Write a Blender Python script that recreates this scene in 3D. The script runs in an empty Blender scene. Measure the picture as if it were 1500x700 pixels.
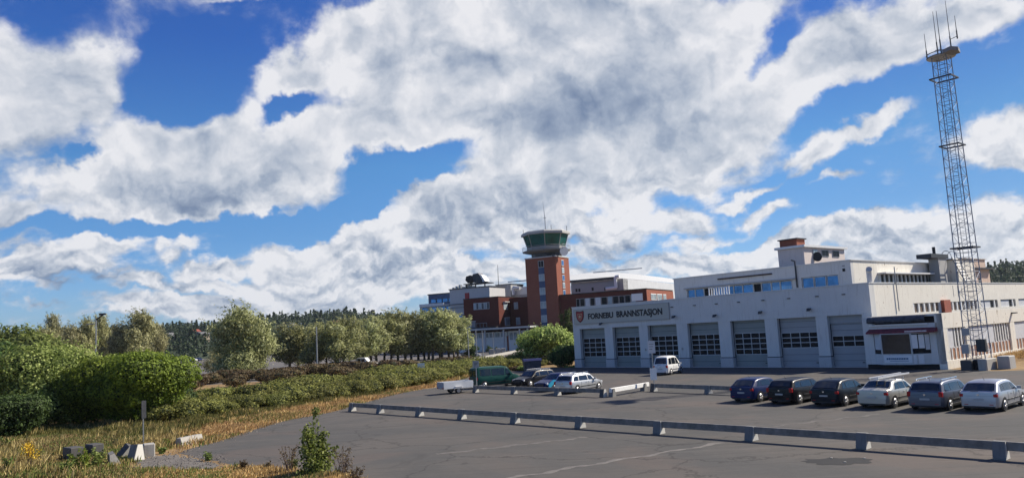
import bpy, bmesh, math, random
import numpy as np
from mathutils import Vector, Matrix
R = math.radians
scene = bpy.context.scene
COL = scene.collection

# ------------------------------------------------------------------ camera
FPX, CAM_H = 1120.0, 4.5            # focal length in photo pixels, eye height
ROLL = math.atan(0.054)
PITCH = math.atan(136 * math.cos(ROLL) / FPX)
cam_data = bpy.data.cameras.new('camera')
cam = bpy.data.objects.new('camera', cam_data)
COL.objects.link(cam)
scene.camera = cam
CAM_M = Matrix.Rotation(math.pi / 2 + PITCH, 3, 'X') @ Matrix.Rotation(-ROLL, 3, 'Z')
cam.matrix_world = Matrix.Translation((0, 0, CAM_H)) @ CAM_M.to_4x4()
cam_data.sensor_width = 36
cam_data.lens = 36 * FPX / 1500
cam_data.clip_start = 0.1
cam_data.clip_end = 12000

def ray(x, y):
    return CAM_M @ Vector(((x - 750) / FPX, -(y - 350) / FPX, -1))
def G(x, y, z=0.0):
    d = ray(x, y); t = (z - CAM_H) / d.z
    return Vector((0, 0, CAM_H)) + d * t
def AT(x, y, Y):
    d = ray(x, y)
    return Vector((0, 0, CAM_H)) + d * (Y / d.y)

# ------------------------------------------------------------------ light
SUN_AZ, SUN_EL = R(71), R(39)        # azimuth clockwise from +Y
SUN_STRENGTH, SKY_STRENGTH = 5.0, 0.075
HAZE = 0.00007
scene.view_settings.view_transform = 'Standard'
scene.view_settings.look = 'None'
scene.view_settings.gamma = 1
scene.view_settings.exposure = 0.5
sd = bpy.data.lights.new('sun', 'SUN')
sd.energy = SUN_STRENGTH; sd.angle = R(0.5); sd.color = (1, 0.915, 0.78)
sun = bpy.data.objects.new('sun', sd); COL.objects.link(sun)
sv = Vector((math.sin(SUN_AZ) * math.cos(SUN_EL), math.cos(SUN_AZ) * math.cos(SUN_EL), math.sin(SUN_EL)))
sun.rotation_euler = sv.to_track_quat('Z', 'Y').to_euler()
sun.location = (30, 0, 60)

world = bpy.data.worlds.new('World'); scene.world = world
world.use_nodes = True
nt = world.node_tree; nt.nodes.clear()
class NB:
    def __init__(s, nt): s.nt = nt
    def n(s, t, **kw):
        o = s.nt.nodes.new(t)
        for k, v in kw.items(): setattr(o, k, v)
        return o
    def put(s, sock, v):
        if isinstance(v, bpy.types.NodeSocket): s.nt.links.new(v, sock)
        elif v is not None: sock.default_value = v
    def m(s, op, a, b=None, c=None, clamp=False):
        o = s.n('ShaderNodeMath', operation=op); o.use_clamp = clamp
        s.put(o.inputs[0], a); s.put(o.inputs[1], b); s.put(o.inputs[2], c); return o.outputs[0]
    def v(s, op, a, b=None, sc=None):
        o = s.n('ShaderNodeVectorMath', operation=op)
        s.put(o.inputs[0], a); s.put(o.inputs[1], b)
        if sc is not None: s.put(o.inputs['Scale'], sc)
        return o.outputs['Value'] if op in ('LENGTH', 'DOT_PRODUCT') else o.outputs[0]
    def mix(s, f, a, b, bt='MIX'):
        o = s.n('ShaderNodeMix', data_type='RGBA', blend_type=bt)
        s.put(o.inputs[0], f); s.put(o.inputs[6], a); s.put(o.inputs[7], b); return o.outputs[2]
    def noise(s, vec, scale, detail=4, rough=.55, dist=0, lac=2.0, col=False, w=None):
        o = s.n('ShaderNodeTexNoise')
        if w is not None: o.noise_dimensions = '4D'; o.inputs['W'].default_value = w
        s.put(o.inputs['Vector'], vec)
        o.inputs['Scale'].default_value = scale; o.inputs['Detail'].default_value = detail
        o.inputs['Roughness'].default_value = rough; o.inputs['Distortion'].default_value = dist
        o.inputs['Lacunarity'].default_value = lac
        return o.outputs['Color' if col else 'Fac']
    def ramp(s, f, stops, interp='LINEAR'):
        o = s.n('ShaderNodeValToRGB'); s.put(o.inputs[0], f); cr = o.color_ramp; cr.interpolation = interp
        while len(cr.elements) < len(stops): cr.elements.new(.5)
        for e, (p, c) in zip(cr.elements, stops):
            e.position = p; e.color = (c[0], c[1], c[2], 1) if hasattr(c, '__len__') else (c, c, c, 1)
        return o.outputs[0]
    def smooth(s, v, lo, hi):
        o = s.n('ShaderNodeMapRange', interpolation_type='SMOOTHSTEP')
        s.put(o.inputs[0], v); s.put(o.inputs[1], lo); s.put(o.inputs[2], hi); return o.outputs[0]
b = NB(nt)
tc = b.n('ShaderNodeTexCoord').outputs['Generated']
nrm = b.v('NORMALIZE', tc)
sep = b.n('ShaderNodeSeparateXYZ'); nt.links.new(nrm, sep.inputs[0])
azn = b.m('ARCTAN2', sep.outputs[0], sep.outputs[1])
eln = b.m('ARCSINE', sep.outputs[2])
cmb = b.n('ShaderNodeCombineXYZ'); nt.links.new(azn, cmb.inputs[0]); nt.links.new(eln, cmb.inputs[1])
PP = cmb.outputs[0]
def azel(x, y):
    d = ray(x, y).normalized()
    return Vector((math.atan2(d.x, d.y), math.asin(d.z)))
# domain warp so cloud masses get irregular edges
wn = b.noise(nrm, 5.0, 6, .6, col=True)
wv = b.v('SUBTRACT', wn, (.5, .5, .5))
PW = b.v('ADD', PP, b.v('SCALE', wv, sc=.16))
def blob(src, cx, cy, rx, ry, ang, w=1.0, soft=1.45):
    a = R(ang)
    c = azel(cx, cy)
    du = azel(cx + rx * math.cos(a), cy - rx * math.sin(a)) - c
    dv = azel(cx - ry * math.sin(a), cy - ry * math.cos(a)) - c
    mp = b.n('ShaderNodeMapping', vector_type='TEXTURE')
    nt.links.new(src, mp.inputs[0])
    mp.inputs['Location'].default_value = (c.x, c.y, 0)
    mp.inputs['Rotation'].default_value = (0, 0, math.atan2(du.y, du.x))
    mp.inputs['Scale'].default_value = (du.length * soft, dv.length * soft, 1)
    g = b.n('ShaderNodeTexGradient', gradient_type='SPHERICAL')
    nt.links.new(mp.outputs[0], g.inputs[0])
    return b.m('MULTIPLY', g.outputs['Fac'], w) if w != 1 else g.outputs['Fac']
# cloud masses: photo-frame position, half axes, tilt, weight
CLOUDS = [
 (60,120,135,78,0,1.25), (0,150,110,70,0,1.2), (160,100,50,45,0,.6), (212,92,14,26,-20,.5),
 (250,215,150,60,8,1.2), (300,262,215,52,2,1.4), (440,235,110,60,20,1.2), (130,235,70,35,20,.8),
 (430,120,62,36,28,1.05), (490,70,70,50,30,1.2), (610,80,130,110,25,1.5), (590,190,130,60,15,1.3),
 (760,130,170,130,10,1.7), (900,90,190,120,10,1.7), (1030,60,120,80,0,1.3), (960,200,150,90,15,1.5),
 (800,270,170,60,20,1.4), (690,300,150,38,18,1.25), (640,350,120,35,8,1.0),
 (1090,150,110,60,25,1.2), (1230,85,150,50,24,1.35), (1330,60,150,36,24,1.2), (1450,30,90,34,22,1.2),
 (1000,235,80,40,15,1.0), (880,330,100,40,10,.95), (1050,215,60,30,20,.7),
 (1262,195,78,20,16,1.1), (1190,225,60,26,20,1.05), (1090,268,62,13,14,.9), (1225,272,46,9,10,.7),
 (1130,302,46,15,14,.85), (1000,310,55,26,10,.8), (1020,345,60,20,10,.6),
 (1470,205,78,36,14,1.25), (1500,225,60,24,8,1.1),
 (1330,345,200,38,4,1.25), (1440,345,120,45,0,1.2), (1180,365,130,24,8,1.1), (1050,380,180,22,4,1.1), (900,390,120,22,6,1.0),
 (120,345,48,28,20,1.0), (60,378,95,27,2,1.2), (90,370,60,24,10,.8), (0,300,60,50,-20,.62), (20,255,60,30,10,.5), (82,411,42,11,0,.72),
 (70,440,45,8,0,.6), (212,407,62,16,-3,.95), (228,340,18,14,0,.55), (250,360,24,12,10,.5), (320,376,50,20,12,1.1), (325,404,62,12,0,.95), (270,345,26,14,0,.6), (150,392,70,12,0,.6),
 (455,365,75,34,4,1.45), (520,352,70,36,10,1.3), (590,398,190,46,6,1.5), (420,402,100,20,2,1.0), (520,438,230,28,3,1.45),
 (300,438,170,20,2,1.15), (400,452,200,12,2,1.1), (720,400,120,30,10,1.0), (650,430,140,24,4,1.1), (350,3,50,10,0,.6), (760,440,150,18,4,1.0), (1300,395,260,22,3,1.1),
 (180,455,110,10,2,.7),
]
HOLES = [
 (610,246,85,22,14,1.0), (540,298,120,15,16,.85), (660,232,34,22,30,.7), (415,165,34,18,28,.8), (1125,62,26,40,-25,.75), (1100,95,26,24,20,.5), (875,280,20,10,10,.0),
 (260,110,90,60,10,.9), (250,300,0.1,.1,0,0), (200,318,220,12,2,.9), (1350,150,140,26,18,.8), (700,372,50,11,8,.55), (860,345,30,10,8,.5),
 (165,150,30,14,20,.4), (90,228,30,8,0,.5), (1130,250,40,10,18,.5), (1160,330,130,10,10,.6), (990,270,40,14,10,.3),(1210,165,80,14,22,.4),
 (545,5,50,12,20,.4),(690,2,60,6,0,.3),(380,335,50,16,4,.3),
]
pos = None
for c in CLOUDS:
    g = blob(PW, *c)
    pos = g if pos is None else b.m('SMOOTH_MAX', pos, g, .12)
neg = None
for c in HOLES:
    if c[5] <= 0: continue
    g = blob(PW, *c)
    neg = g if neg is None else b.m('MAXIMUM', neg, g)
# unseen sky outside the frame: cumulus thinned out to cut the ambient fill
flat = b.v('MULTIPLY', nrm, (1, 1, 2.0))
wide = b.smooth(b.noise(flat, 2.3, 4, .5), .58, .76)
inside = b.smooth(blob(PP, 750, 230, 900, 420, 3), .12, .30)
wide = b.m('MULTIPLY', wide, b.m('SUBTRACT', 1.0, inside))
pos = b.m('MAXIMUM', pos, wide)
mp = b.n('ShaderNodeMapping'); nt.links.new(PP, mp.inputs[0])
mp.inputs['Rotation'].default_value = (0, 0, R(-14)); mp.inputs['Scale'].default_value = (1, 1.35, 1)
n1v = mp.outputs[0]
n1 = b.noise(n1v, 5.5, 12, .60, .25)
s1 = b.noise(n1v, 5.5, 5, .5, .25)
off = b.v('ADD', n1v, (.022, .034, 0))
n2 = b.noise(off, 5.5, 5, .5, .25)
nb = b.noise(n1v, 16, 8, .6, .3)
fb = b.m('ADD', b.m('MULTIPLY', b.m('SUBTRACT', n1, .5), 1.15), b.m('MULTIPLY', b.m('SUBTRACT', nb, .5), .52))
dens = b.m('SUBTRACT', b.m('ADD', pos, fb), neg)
hz = b.smooth(eln, .30, .05)
puff = b.m('MULTIPLY', b.m('SUBTRACT', b.noise(b.v('MULTIPLY', n1v, (1, 1.5, 1)), 26, 8, .6, .2), .5), b.m('MULTIPLY', hz, 1.1))
dens = b.m('ADD', dens, puff)
alpha = b.m('POWER', b.smooth(dens, .07, .52), 1.15)
DARK = [
 (40,200,110,34,4,1.0), (250,285,170,26,2,1.2), (180,265,90,26,4,.7), (390,265,60,26,8,.6), (850,175,150,44,16,1.1), (960,60,70,30,20,.6),
 (760,215,110,30,10,.6), (700,250,80,22,10,.7), (800,285,150,30,14,.9), (690,325,160,20,12,.9), (560,130,40,50,30,.5), (1000,170,120,22,16,.5),
 (1440,245,60,12,10,.6), (1330,372,160,16,4,.9), (1150,385,120,12,4,.6), (60,395,90,9,0,.8), (450,385,80,9,2,.6), (1200,110,120,12,24,.35),
 (0,310,60,40,-20,.8), (215,420,60,6,0,.7), (510,395,60,12,0,.7), (420,425,100,6,0,.7), (620,380,90,12,8,.7), (300,450,120,8,0,.7), (1440,18,60,14,20,.5), (700,100,60,40,30,.35),
 (920,340,100,20,10,.6),(90,100,80,20,0,.2),
]
dk = None
for c in DARK:
    g = blob(PW, *c)
    dk = g if dk is None else b.m('SMOOTH_MAX', dk, g, .15)
rel = b.m('SUBTRACT', s1, n2)                       # thicker here than towards the sun = lit side
f1 = b.noise(PW, 13, 5, .5, .1)
f2 = b.noise(b.v('ADD', PW, (.011, .016, 0)), 13, 5, .5, .1)
f3 = b.noise(b.v('MULTIPLY', PW, (1, 1.5, 1)), 30, 4, .5, .1)
f4 = b.noise(b.v('MULTIPLY', b.v('ADD', PW, (.004, .009, 0)), (1, 1.5, 1)), 30, 4, .5, .1)
lit = b.m('ADD', b.m('MULTIPLY', rel, 1.7), .81)
lit = b.m('ADD', lit, b.m('MULTIPLY', b.m('SUBTRACT', f3, f4), b.m('ADD', .30, b.m('MULTIPLY', b.smooth(eln, .26, .05), 1.9))))
lit = b.m('ADD', lit, b.m('MULTIPLY', b.m('SUBTRACT', f1, f2), 1.5))
lit = b.m('SUBTRACT', lit, b.m('MULTIPLY', dk, .56))
lit = b.m('ADD', lit, b.m('MULTIPLY', b.m('SUBTRACT', nb, .5), .5))
thick = b.smooth(dens, .5, 1.5)
lit = b.m('SUBTRACT', lit, b.m('MULTIPLY', thick, .10))
lit = b.m('ADD', lit, b.m('MULTIPLY', b.m('SUBTRACT', 1.0, b.smooth(b.m('ABSOLUTE', b.m('SUBTRACT', dens, .62)), .0, .30)), .16))
ccol = b.ramp(lit, [(0.0, (.13, .175, .265)), (.30, (.235, .28, .36)), (.60, (.39, .42, .475)), (1.0, (.60, .60, .62))])
sky = b.n('ShaderNodeTexSky', sky_type='NISHITA')
sky.sun_disc = False; sky.sun_elevation = SUN_EL; sky.sun_rotation = SUN_AZ
sky.air_density = 1.0; sky.dust_density = .6; sky.ozone_density = 2.5
hs = b.n('ShaderNodeHueSaturation'); nt.links.new(sky.outputs[0], hs.inputs['Color'])
hs.inputs['Saturation'].default_value = 1.12; hs.inputs['Hue'].default_value = .5; hs.inputs['Value'].default_value = 1.0
tint = b.ramp(b.m('MULTIPLY', eln, 2.0, clamp=True), [(0.0, (.25, .42, .74)), (.09, (.27, .42, .68)), (.27, (.22, .39, .60)), (.44, (.23, .43, .60)), (.75, (.13, .29, .58)), (1.0, (.12, .27, .56))])
skyc = b.mix(1.0, hs.outputs[0], b.v('SCALE', tint, sc=2.0), 'MULTIPLY')
bg1 = b.n('ShaderNodeBackground'); azf = b.m('SUBTRACT', 1.0, b.m('MULTIPLY', b.smooth(azn, .05, .65), .30))
skyc = b.v('SCALE', skyc, sc=azf)
nt.links.new(skyc, bg1.inputs[0]); bg1.inputs[1].default_value = SKY_STRENGTH
bg2 = b.n('ShaderNodeBackground'); nt.links.new(ccol, bg2.inputs[0]); bg2.inputs[1].default_value = 1.0
above = b.smooth(eln, -.02, .0)
alpha = b.m('MULTIPLY', b.m('MULTIPLY', alpha, .97), above)
ms = b.n('ShaderNodeMixShader'); nt.links.new(alpha, ms.inputs[0])
nt.links.new(bg1.outputs[0], ms.inputs[1]); nt.links.new(bg2.outputs[0], ms.inputs[2])
wo = b.n('ShaderNodeOutputWorld'); nt.links.new(ms.outputs[0], wo.inputs[0])
world.cycles.sampling_method = 'MANUAL'; world.cycles.sample_map_resolution = 512

# ------------------------------------------------------------------ helpers
rnd = random.Random(7)
class MB:
    """collects shapes, builds them as one mesh object"""
    def __init__(s): s.v = []; s.f = []
    def add(s, vs, fs):
        n = len(s.v); s.v += [tuple(p) for p in vs]; s.f += [tuple(i + n for i in f) for f in fs]; return s
    def box(s, x0, x1, y0, y1, z0, z1):
        return s.add([(x0,y0,z0),(x1,y0,z0),(x1,y1,z0),(x0,y1,z0),(x0,y0,z1),(x1,y0,z1),(x1,y1,z1),(x0,y1,z1)],
                     [(0,3,2,1),(4,5,6,7),(0,1,5,4),(1,2,6,5),(2,3,7,6),(3,0,4,7)])
    def bbox(s, x0, x1, y0, y1, z0, z1, c=.02):
        """box with chamfered upper and vertical edges"""
        X = [(x0+c,y0),(x1-c,y0),(x1,y0+c),(x1,y1-c),(x1-c,y1),(x0+c,y1),(x0,y1-c),(x0,y0+c)]
        T = [(x0+c,y0+c),(x1-c,y0+c),(x1-c,y0+c),(x1-c,y1-c),(x1-c,y1-c),(x0+c,y1-c),(x0+c,y1-c),(x0+c,y0+c)]
        vs = [(x,y,z0) for x,y in X] + [(x,y,z1-c) for x,y in X] + [(x,y,z1) for x,y in T]
        fs = [tuple(range(7,-1,-1)), tuple(range(16,24))]
        for k in range(2):
            for i in range(8):
                j=(i+1)%8; fs.append((k*8+i,k*8+j,k*8+8+j,k*8+8+i))
        return s.add(vs, fs)
    def prism(s, pts, h0, h1, axis='z'):
        """polygon extruded along an axis; pts are in the other two axes in cyclic order"""
        n = len(pts)
        def mk(p, h): return {'z': (p[0],p[1],h), 'y': (p[0],h,p[1]), 'x': (h,p[0],p[1])}[axis]
        vs = [mk(p,h0) for p in pts] + [mk(p,h1) for p in pts]
        fs = [tuple(range(n-1,-1,-1)), tuple(range(n,2*n))] + [(i,(i+1)%n,n+(i+1)%n,n+i) for i in range(n)]
        return s.add(vs, fs)
    def tube(s, p0, p1, r0, r1=None, n=8, cap=True):
        p0 = Vector(p0); p1 = Vector(p1); r1 = r0 if r1 is None else r1
        d = (p1-p0).normalized(); a = d.orthogonal().normalized(); c = d.cross(a)
        vs = []
        for p, r in ((p0,r0),(p1,r1)):
            for i in range(n):
                t = 2*math.pi*i/n + math.pi/n; vs.append(p + a*math.cos(t)*r + c*math.sin(t)*r)
        fs = [(i,(i+1)%n,n+(i+1)%n,n+i) for i in range(n)]
        if cap: fs += [tuple(range(n-1,-1,-1)), tuple(range(n,2*n))]
        return s.add(vs, fs)
    def lathe(s, prof, c=(0,0,0), n=16, ph=0.0):
        vs = []
        for r, z in prof:
            for i in range(n):
                t = 2*math.pi*(i+ph)/n; vs.append((c[0]+r*math.cos(t), c[1]+r*math.sin(t), c[2]+z))
        m = len(prof)
        fs = [(k*n+i,k*n+(i+1)%n,(k+1)*n+(i+1)%n,(k+1)*n+i) for k in range(m-1) for i in range(n)]
        fs += [tuple(range(n-1,-1,-1)), tuple((m-1)*n+i for i in range(n))]
        return s.add(vs, fs)
    def mesh(s, name, mat=None, smooth=False):
        me = bpy.data.meshes.new(name); me.from_pydata(s.v, [], s.f)
        if mat: me.materials.append(mat)
        if smooth: me.polygons.foreach_set('use_smooth', [True]*len(me.polygons))
        me.update(); return me
    def build(s, name, mat, parent=None, smooth=False):
        return link(name, s.mesh(name, mat, smooth), parent)
def link(name, me, parent=None):
    o = bpy.data.objects.new(name, me); COL.objects.link(o)
    if parent is not None: o.parent = parent
    return o
def part(name, mat, parent, *boxes):
    m = MB()
    for bx in boxes: m.box(*bx)
    return m.build(name, mat, parent)
def tag(o, label=None, cat=None, group=None, kind=None):
    if label: o['label'] = label
    if cat: o['category'] = cat
    if group: o['group'] = group
    if kind: o['kind'] = kind
    return o
def empty(name, loc, rz=0.0, label=None, cat=None, group=None):
    o = bpy.data.objects.new(name, None); COL.objects.link(o)
    o.empty_display_size = .3
    o.location = loc; o.rotation_euler = (0, 0, rz)
    return tag(o, label, cat, group)
def copy_tree(o, parent=None):
    c = o.copy(); COL.objects.link(c)
    if parent is not None: c.parent = parent
    for ch in list(o.children): copy_tree(ch, c)
    return c
ORD = ['first','second','third','fourth','fifth','sixth','seventh','eighth','ninth','tenth','eleventh','twelfth','thirteenth','fourteenth','fifteenth','sixteenth','seventeenth','eighteenth','nineteenth','twentieth']

# ------------------------------------------------------------------ materials
def newmat(name):
    m = bpy.data.materials.new(name); m.use_nodes = True
    t = m.node_tree; bs = t.nodes['Principled BSDF']
    return m, NB(t), bs
def coords(q):
    return q.n('ShaderNodeTexCoord').outputs['Object']
def simple(name, col, rough=.6, var=.15, scale=3.0, metal=0.0, bump=0.0, col2=None, detail=5, coat=0.0, bscale=None, spec=None):
    m, q, bs = newmat(name)
    c = coords(q)
    nz = q.noise(c, scale, detail, .6)
    a = [x*(1-var) for x in col]; d = [min(1,x*(1+var)) for x in col] if col2 is None else col2
    q.put(bs.inputs['Base Color'], q.ramp(nz, [(.32, a), (.68, d)]))
    bs.inputs['Roughness'].default_value = rough; bs.inputs['Metallic'].default_value = metal
    if coat: bs.inputs['Coat Weight'].default_value = coat; bs.inputs['Coat Roughness'].default_value = .05
    if spec is not None: bs.inputs['Specular IOR Level'].default_value = spec
    if bump:
        bp = q.n('ShaderNodeBump'); bp.inputs['Strength'].default_value = bump; bp.inputs['Distance'].default_value = .02
        q.put(bp.inputs['Height'], q.noise(c, bscale or scale*6, 4, .6)); q.put(bs.inputs['Normal'], bp.outputs[0])
    return m
def painted_wall(name, col, stain, amount=.5, scale=.6, streak=True, crack=0.0, rough=.8):
    """painted render or concrete: patchy tone, rain streaks, chips"""
    m, q, bs = newmat(name)
    c = coords(q)
    big = q.noise(c, scale, 5, .6)
    mp = q.n('ShaderNodeMapping'); q.put(mp.inputs[0], c); mp.inputs['Scale'].default_value = (3.0, 3.0, .35)
    st = q.smooth(q.noise(mp.outputs[0], 1.6, 6, .65), .52, .72)
    fine = q.noise(c, 9, 6, .7)
    col0 = q.mix(q.m('MULTIPLY', q.smooth(big, .4, .7), amount*.6), (*[x*.93 for x in col],1), (*[min(1,x*1.03) for x in col],1))
    f = q.m('MULTIPLY', st, amount*.55) if streak else 0.0
    col1 = q.mix(f, col0, (*stain,1))
    chips = q.smooth(q.noise(c, 2.2, 10, .72), .60, .64)
    col2 = q.mix(q.m('MULTIPLY', chips, crack), col1, (stain[0]*.6, stain[1]*.55, stain[2]*.5, 1))
    col3 = q.mix(q.m('MULTIPLY', q.smooth(fine, .35, .7), .12), col2, (*stain,1))
    q.put(bs.inputs['Base Color'], col3); bs.inputs['Roughness'].default_value = rough
    bp = q.n('ShaderNodeBump'); bp.inputs['Strength'].default_value = .35; bp.inputs['Distance'].default_value = .02
    q.put(bp.inputs['Height'], fine); q.put(bs.inputs['Normal'], bp.outputs[0])
    return m
def brickmat(name, c1, c2, mortar, scale=1.0, bw=.24, rh=.075):
    m, q, bs = newmat(name)
    tcn = q.n('ShaderNodeTexCoord')
    sx = q.n('ShaderNodeSeparateXYZ'); q.put(sx.inputs[0], tcn.outputs['Object'])
    cb = q.n('ShaderNodeCombineXYZ'); q.put(cb.inputs[0], q.m('ADD', sx.outputs[0], sx.outputs[1])); q.put(cb.inputs[1], sx.outputs[2])
    br = q.n('ShaderNodeTexBrick'); q.put(br.inputs['Vector'], cb.outputs[0])
    br.inputs['Color1'].default_value = (*c1,1); br.inputs['Color2'].default_value = (*c2,1); br.inputs['Mortar'].default_value = (*mortar,1)
    br.inputs['Scale'].default_value = scale; br.inputs['Brick Width'].default_value = bw; br.inputs['Row Height'].default_value = rh
    br.inputs['Mortar Size'].default_value = .008
    big = q.smooth(q.noise(tcn.outputs['Object'], .5, 6, .65), .3, .7)
    q.put(bs.inputs['Base Color'], q.mix(q.m('MULTIPLY', big, .35), br.outputs[0], (*[x*.6 for x in c1],1)))
    bs.inputs['Roughness'].default_value = .9; bs.inputs['Specular IOR Level'].default_value=.2
    return m
def glassmat(name, col, rough=.08, var=.3, scale=.8, metal=0.0):
    m = simple(name, col, rough, var, scale, metal, spec=.4)
    m.node_tree.nodes['Principled BSDF'].inputs['IOR'].default_value = 1.5
    return m
def carpaint(name, col, metal=.3, rough=.32):
    dk = max(col) < .1
    return simple(name, col, rough, .05, 1.5, 0 if dk else metal, coat=.12 if dk else .3, spec=.15 if dk else .35)
def leafmat(name, dark, mid, light, trans=.25, rough=.75):
    m, q, bs = newmat(name)
    g = q.n('ShaderNodeNewGeometry')
    c = coords(q)
    big = q.noise(c, .9, 3, .5)
    f = q.m('ADD', q.m('MULTIPLY', g.outputs['Random Per Island'], .75), q.m('MULTIPLY', big, .45))
    col = q.ramp(f, [(.15, dark), (.60, mid), (1.0, light)])
    oi = q.n('ShaderNodeObjectInfo')
    hsn = q.n('ShaderNodeHueSaturation'); q.put(hsn.inputs['Color'], col)
    q.put(hsn.inputs['Value'], q.m('ADD', q.m('MULTIPLY', oi.outputs['Random'], .3), .85))
    q.put(hsn.inputs['Hue'], q.m('ADD', q.m('MULTIPLY', oi.outputs['Random'], .02), .49))
    q.put(bs.inputs['Base Color'], hsn.outputs[0]); bs.inputs['Roughness'].default_value = rough
    tr = q.n('ShaderNodeBsdfTranslucent'); q.put(tr.inputs[0], hsn.outputs[0])
    mx = q.n('ShaderNodeMixShader'); mx.inputs[0].default_value = trans
    q.put(mx.inputs[1], bs.outputs[0]); q.put(mx.inputs[2], tr.outputs[0])
    q.nt.links.new(mx.outputs[0], q.nt.nodes['Material Output'].inputs[0])
    return m
M = {}
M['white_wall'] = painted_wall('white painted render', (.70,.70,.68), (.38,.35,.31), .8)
M['sunlit_wall'] = painted_wall('weathered sunlit cream render', (.88,.84,.74), (.42,.35,.26), .8, 1.1, crack=.75)  # paler, warmer copy of the white render, for walls in the sun
M['pink_wall'] = painted_wall('pale pink render', (.80,.70,.64), (.40,.32,.28), .5, .8, crack=.25)
M['plinth'] = painted_wall('pale plinth concrete', (.56,.56,.56), (.3,.28,.25), .6, 1.2)
M['door_panel'] = simple('grey green door panel', (.235,.265,.262), .45, .06, .8)  # both door colours darkened to carry the shade of the door recess
M['door_panel_white'] = simple('white door panel', (.33,.345,.365), .45, .06, .8)
M['door_frame'] = simple('white aluminium frame', (.48,.49,.49), .5, .05)
M['dark_glass'] = glassmat('dark window glass', (.005,.007,.012), .35)
M['dark_glass'].node_tree.nodes['Principled BSDF'].inputs['Specular IOR Level'].default_value = .15
M['blue_glass'] = glassmat('blue reflecting glass', (.06,.16,.34), .06, .4, .7, .6)
M['pale_glass'] = glassmat('pale window glass', (.30,.36,.40), .15, .4, .5)
M['teal_glass'] = glassmat('teal tinted glass', (.008,.10,.10), .07, .5, .35, .35)
M['car_glass'] = simple('car glass', (.010,.014,.02), .05, .2, 2, spec=.8)
M['dark'] = simple('near black recess', (.012,.012,.014), .8, .2)
M['dark_metal'] = simple('dark metal', (.05,.052,.058), .5, .2, 4, .5)
M['black'] = simple('black plastic', (.014,.014,.016), .5, .2)
M['roof_felt'] = simple('bitumen roof felt', (.06,.062,.065), .9, .3, .8, bump=.3)
M['grey_metal'] = simple('galvanised steel', (.33,.34,.35), .45, .2, 6, .7)
M['mast_blue'] = simple('grey blue mast steel', (.15,.19,.27), .5, .25, 6, .3)
M['light_metal'] = simple('pale metal cladding', (.62,.63,.64), .5, .08, .6, .2)
M['white_paint'] = simple('white paint', (.80,.80,.78), .45, .05, 2)
M['sign_board'] = painted_wall('grey beige sign board', (.52,.52,.46), (.36,.34,.28), .35, .8, False)
M['letter'] = simple('black lettering', (.012,.012,.015), .6, .1)
M['red'] = simple('emblem red', (.33,.012,.015), .5, .15, 8)
M['yellow'] = simple('emblem yellow', (.55,.42,.25), .5, .15, 8)
M['awning'] = simple('faded red awning', (.17,.03,.045), .8, .35, 4)
M['tarp'] = simple('dark blue black tarpaulin', (.045,.055,.075), .7, .5, 3, bump=.6, bscale=8)
M['blind'] = simple('white blind', (.80,.80,.80), .7, .05, 4)
M['board_grey'] = simple('grey white window board', (.60,.61,.63), .7, .08, 2)
M['wood_panel'] = simple('orange brown wood panel', (.36,.16,.08), .8, .4, 3, col2=(.50,.27,.16))
M['orange_panel'] = simple('orange red panel', (.34,.085,.045), .7, .15, 4)
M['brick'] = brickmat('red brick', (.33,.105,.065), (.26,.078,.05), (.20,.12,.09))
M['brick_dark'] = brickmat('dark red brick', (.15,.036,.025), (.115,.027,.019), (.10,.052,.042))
M['blue_panel'] = simple('blue spandrel panel', (.035,.07,.16), .5, .15, 1)
M['concrete'] = painted_wall('concrete', (.42,.40,.36), (.22,.2,.17), .7, 2.5)
M['foot_concrete'] = painted_wall('weathered shaded concrete', (.20,.195,.185), (.10,.095,.09), .8, 3)  # darkened like the shaded faces of the feet
M['sunlit_concrete'] = painted_wall('sunlit end concrete', (.66,.64,.58), (.40,.38,.33), .6, 4)
M['concrete_dark'] = painted_wall('dark grey concrete', (.085,.082,.078), (.05,.047,.044), .7, 2.5)  # dark tone stands for the shade on the loose blocks
M['beam_wood'] = simple('weathered grey timber', (.205,.19,.17), .85, .3, 3, bump=.6)
M['beam_white'] = simple('chalky white timber', (.78,.77,.73), .8, .1, 6, bump=.4)
M['rubber'] = simple('tyre rubber', (.02,.02,.02), .85, .2, 20)
M['rim'] = simple('alloy rim', (.30,.30,.31), .4, .1, 8, .6)
M['chrome'] = simple('bright metal', (.75,.75,.75), .18, .05, 8, .9)
M['plate'] = simple('white number plate', (.42,.42,.41), .5, .08, 30)
M['tail_red'] = simple('red lamp glass', (.40,.012,.014), .15, .2, 8)
M['head_lamp'] = simple('clear lamp glass', (.75,.77,.8), .1, .1, 8, .3)
M['bark'] = simple('bark', (.12,.10,.08), .95, .35, 5, bump=.8)
M['rust'] = painted_wall('rust stained render', (.66,.50,.40), (.42,.22,.13), .9, 1.2, crack=.6)
M['lichen_grey'] = painted_wall('grey render', (.42,.42,.41), (.24,.22,.2), .7, 1.5)
M['hall_roof'] = painted_wall('pale hall roofing', (.58,.59,.58), (.42,.42,.42), .35, .15, False)

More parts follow.
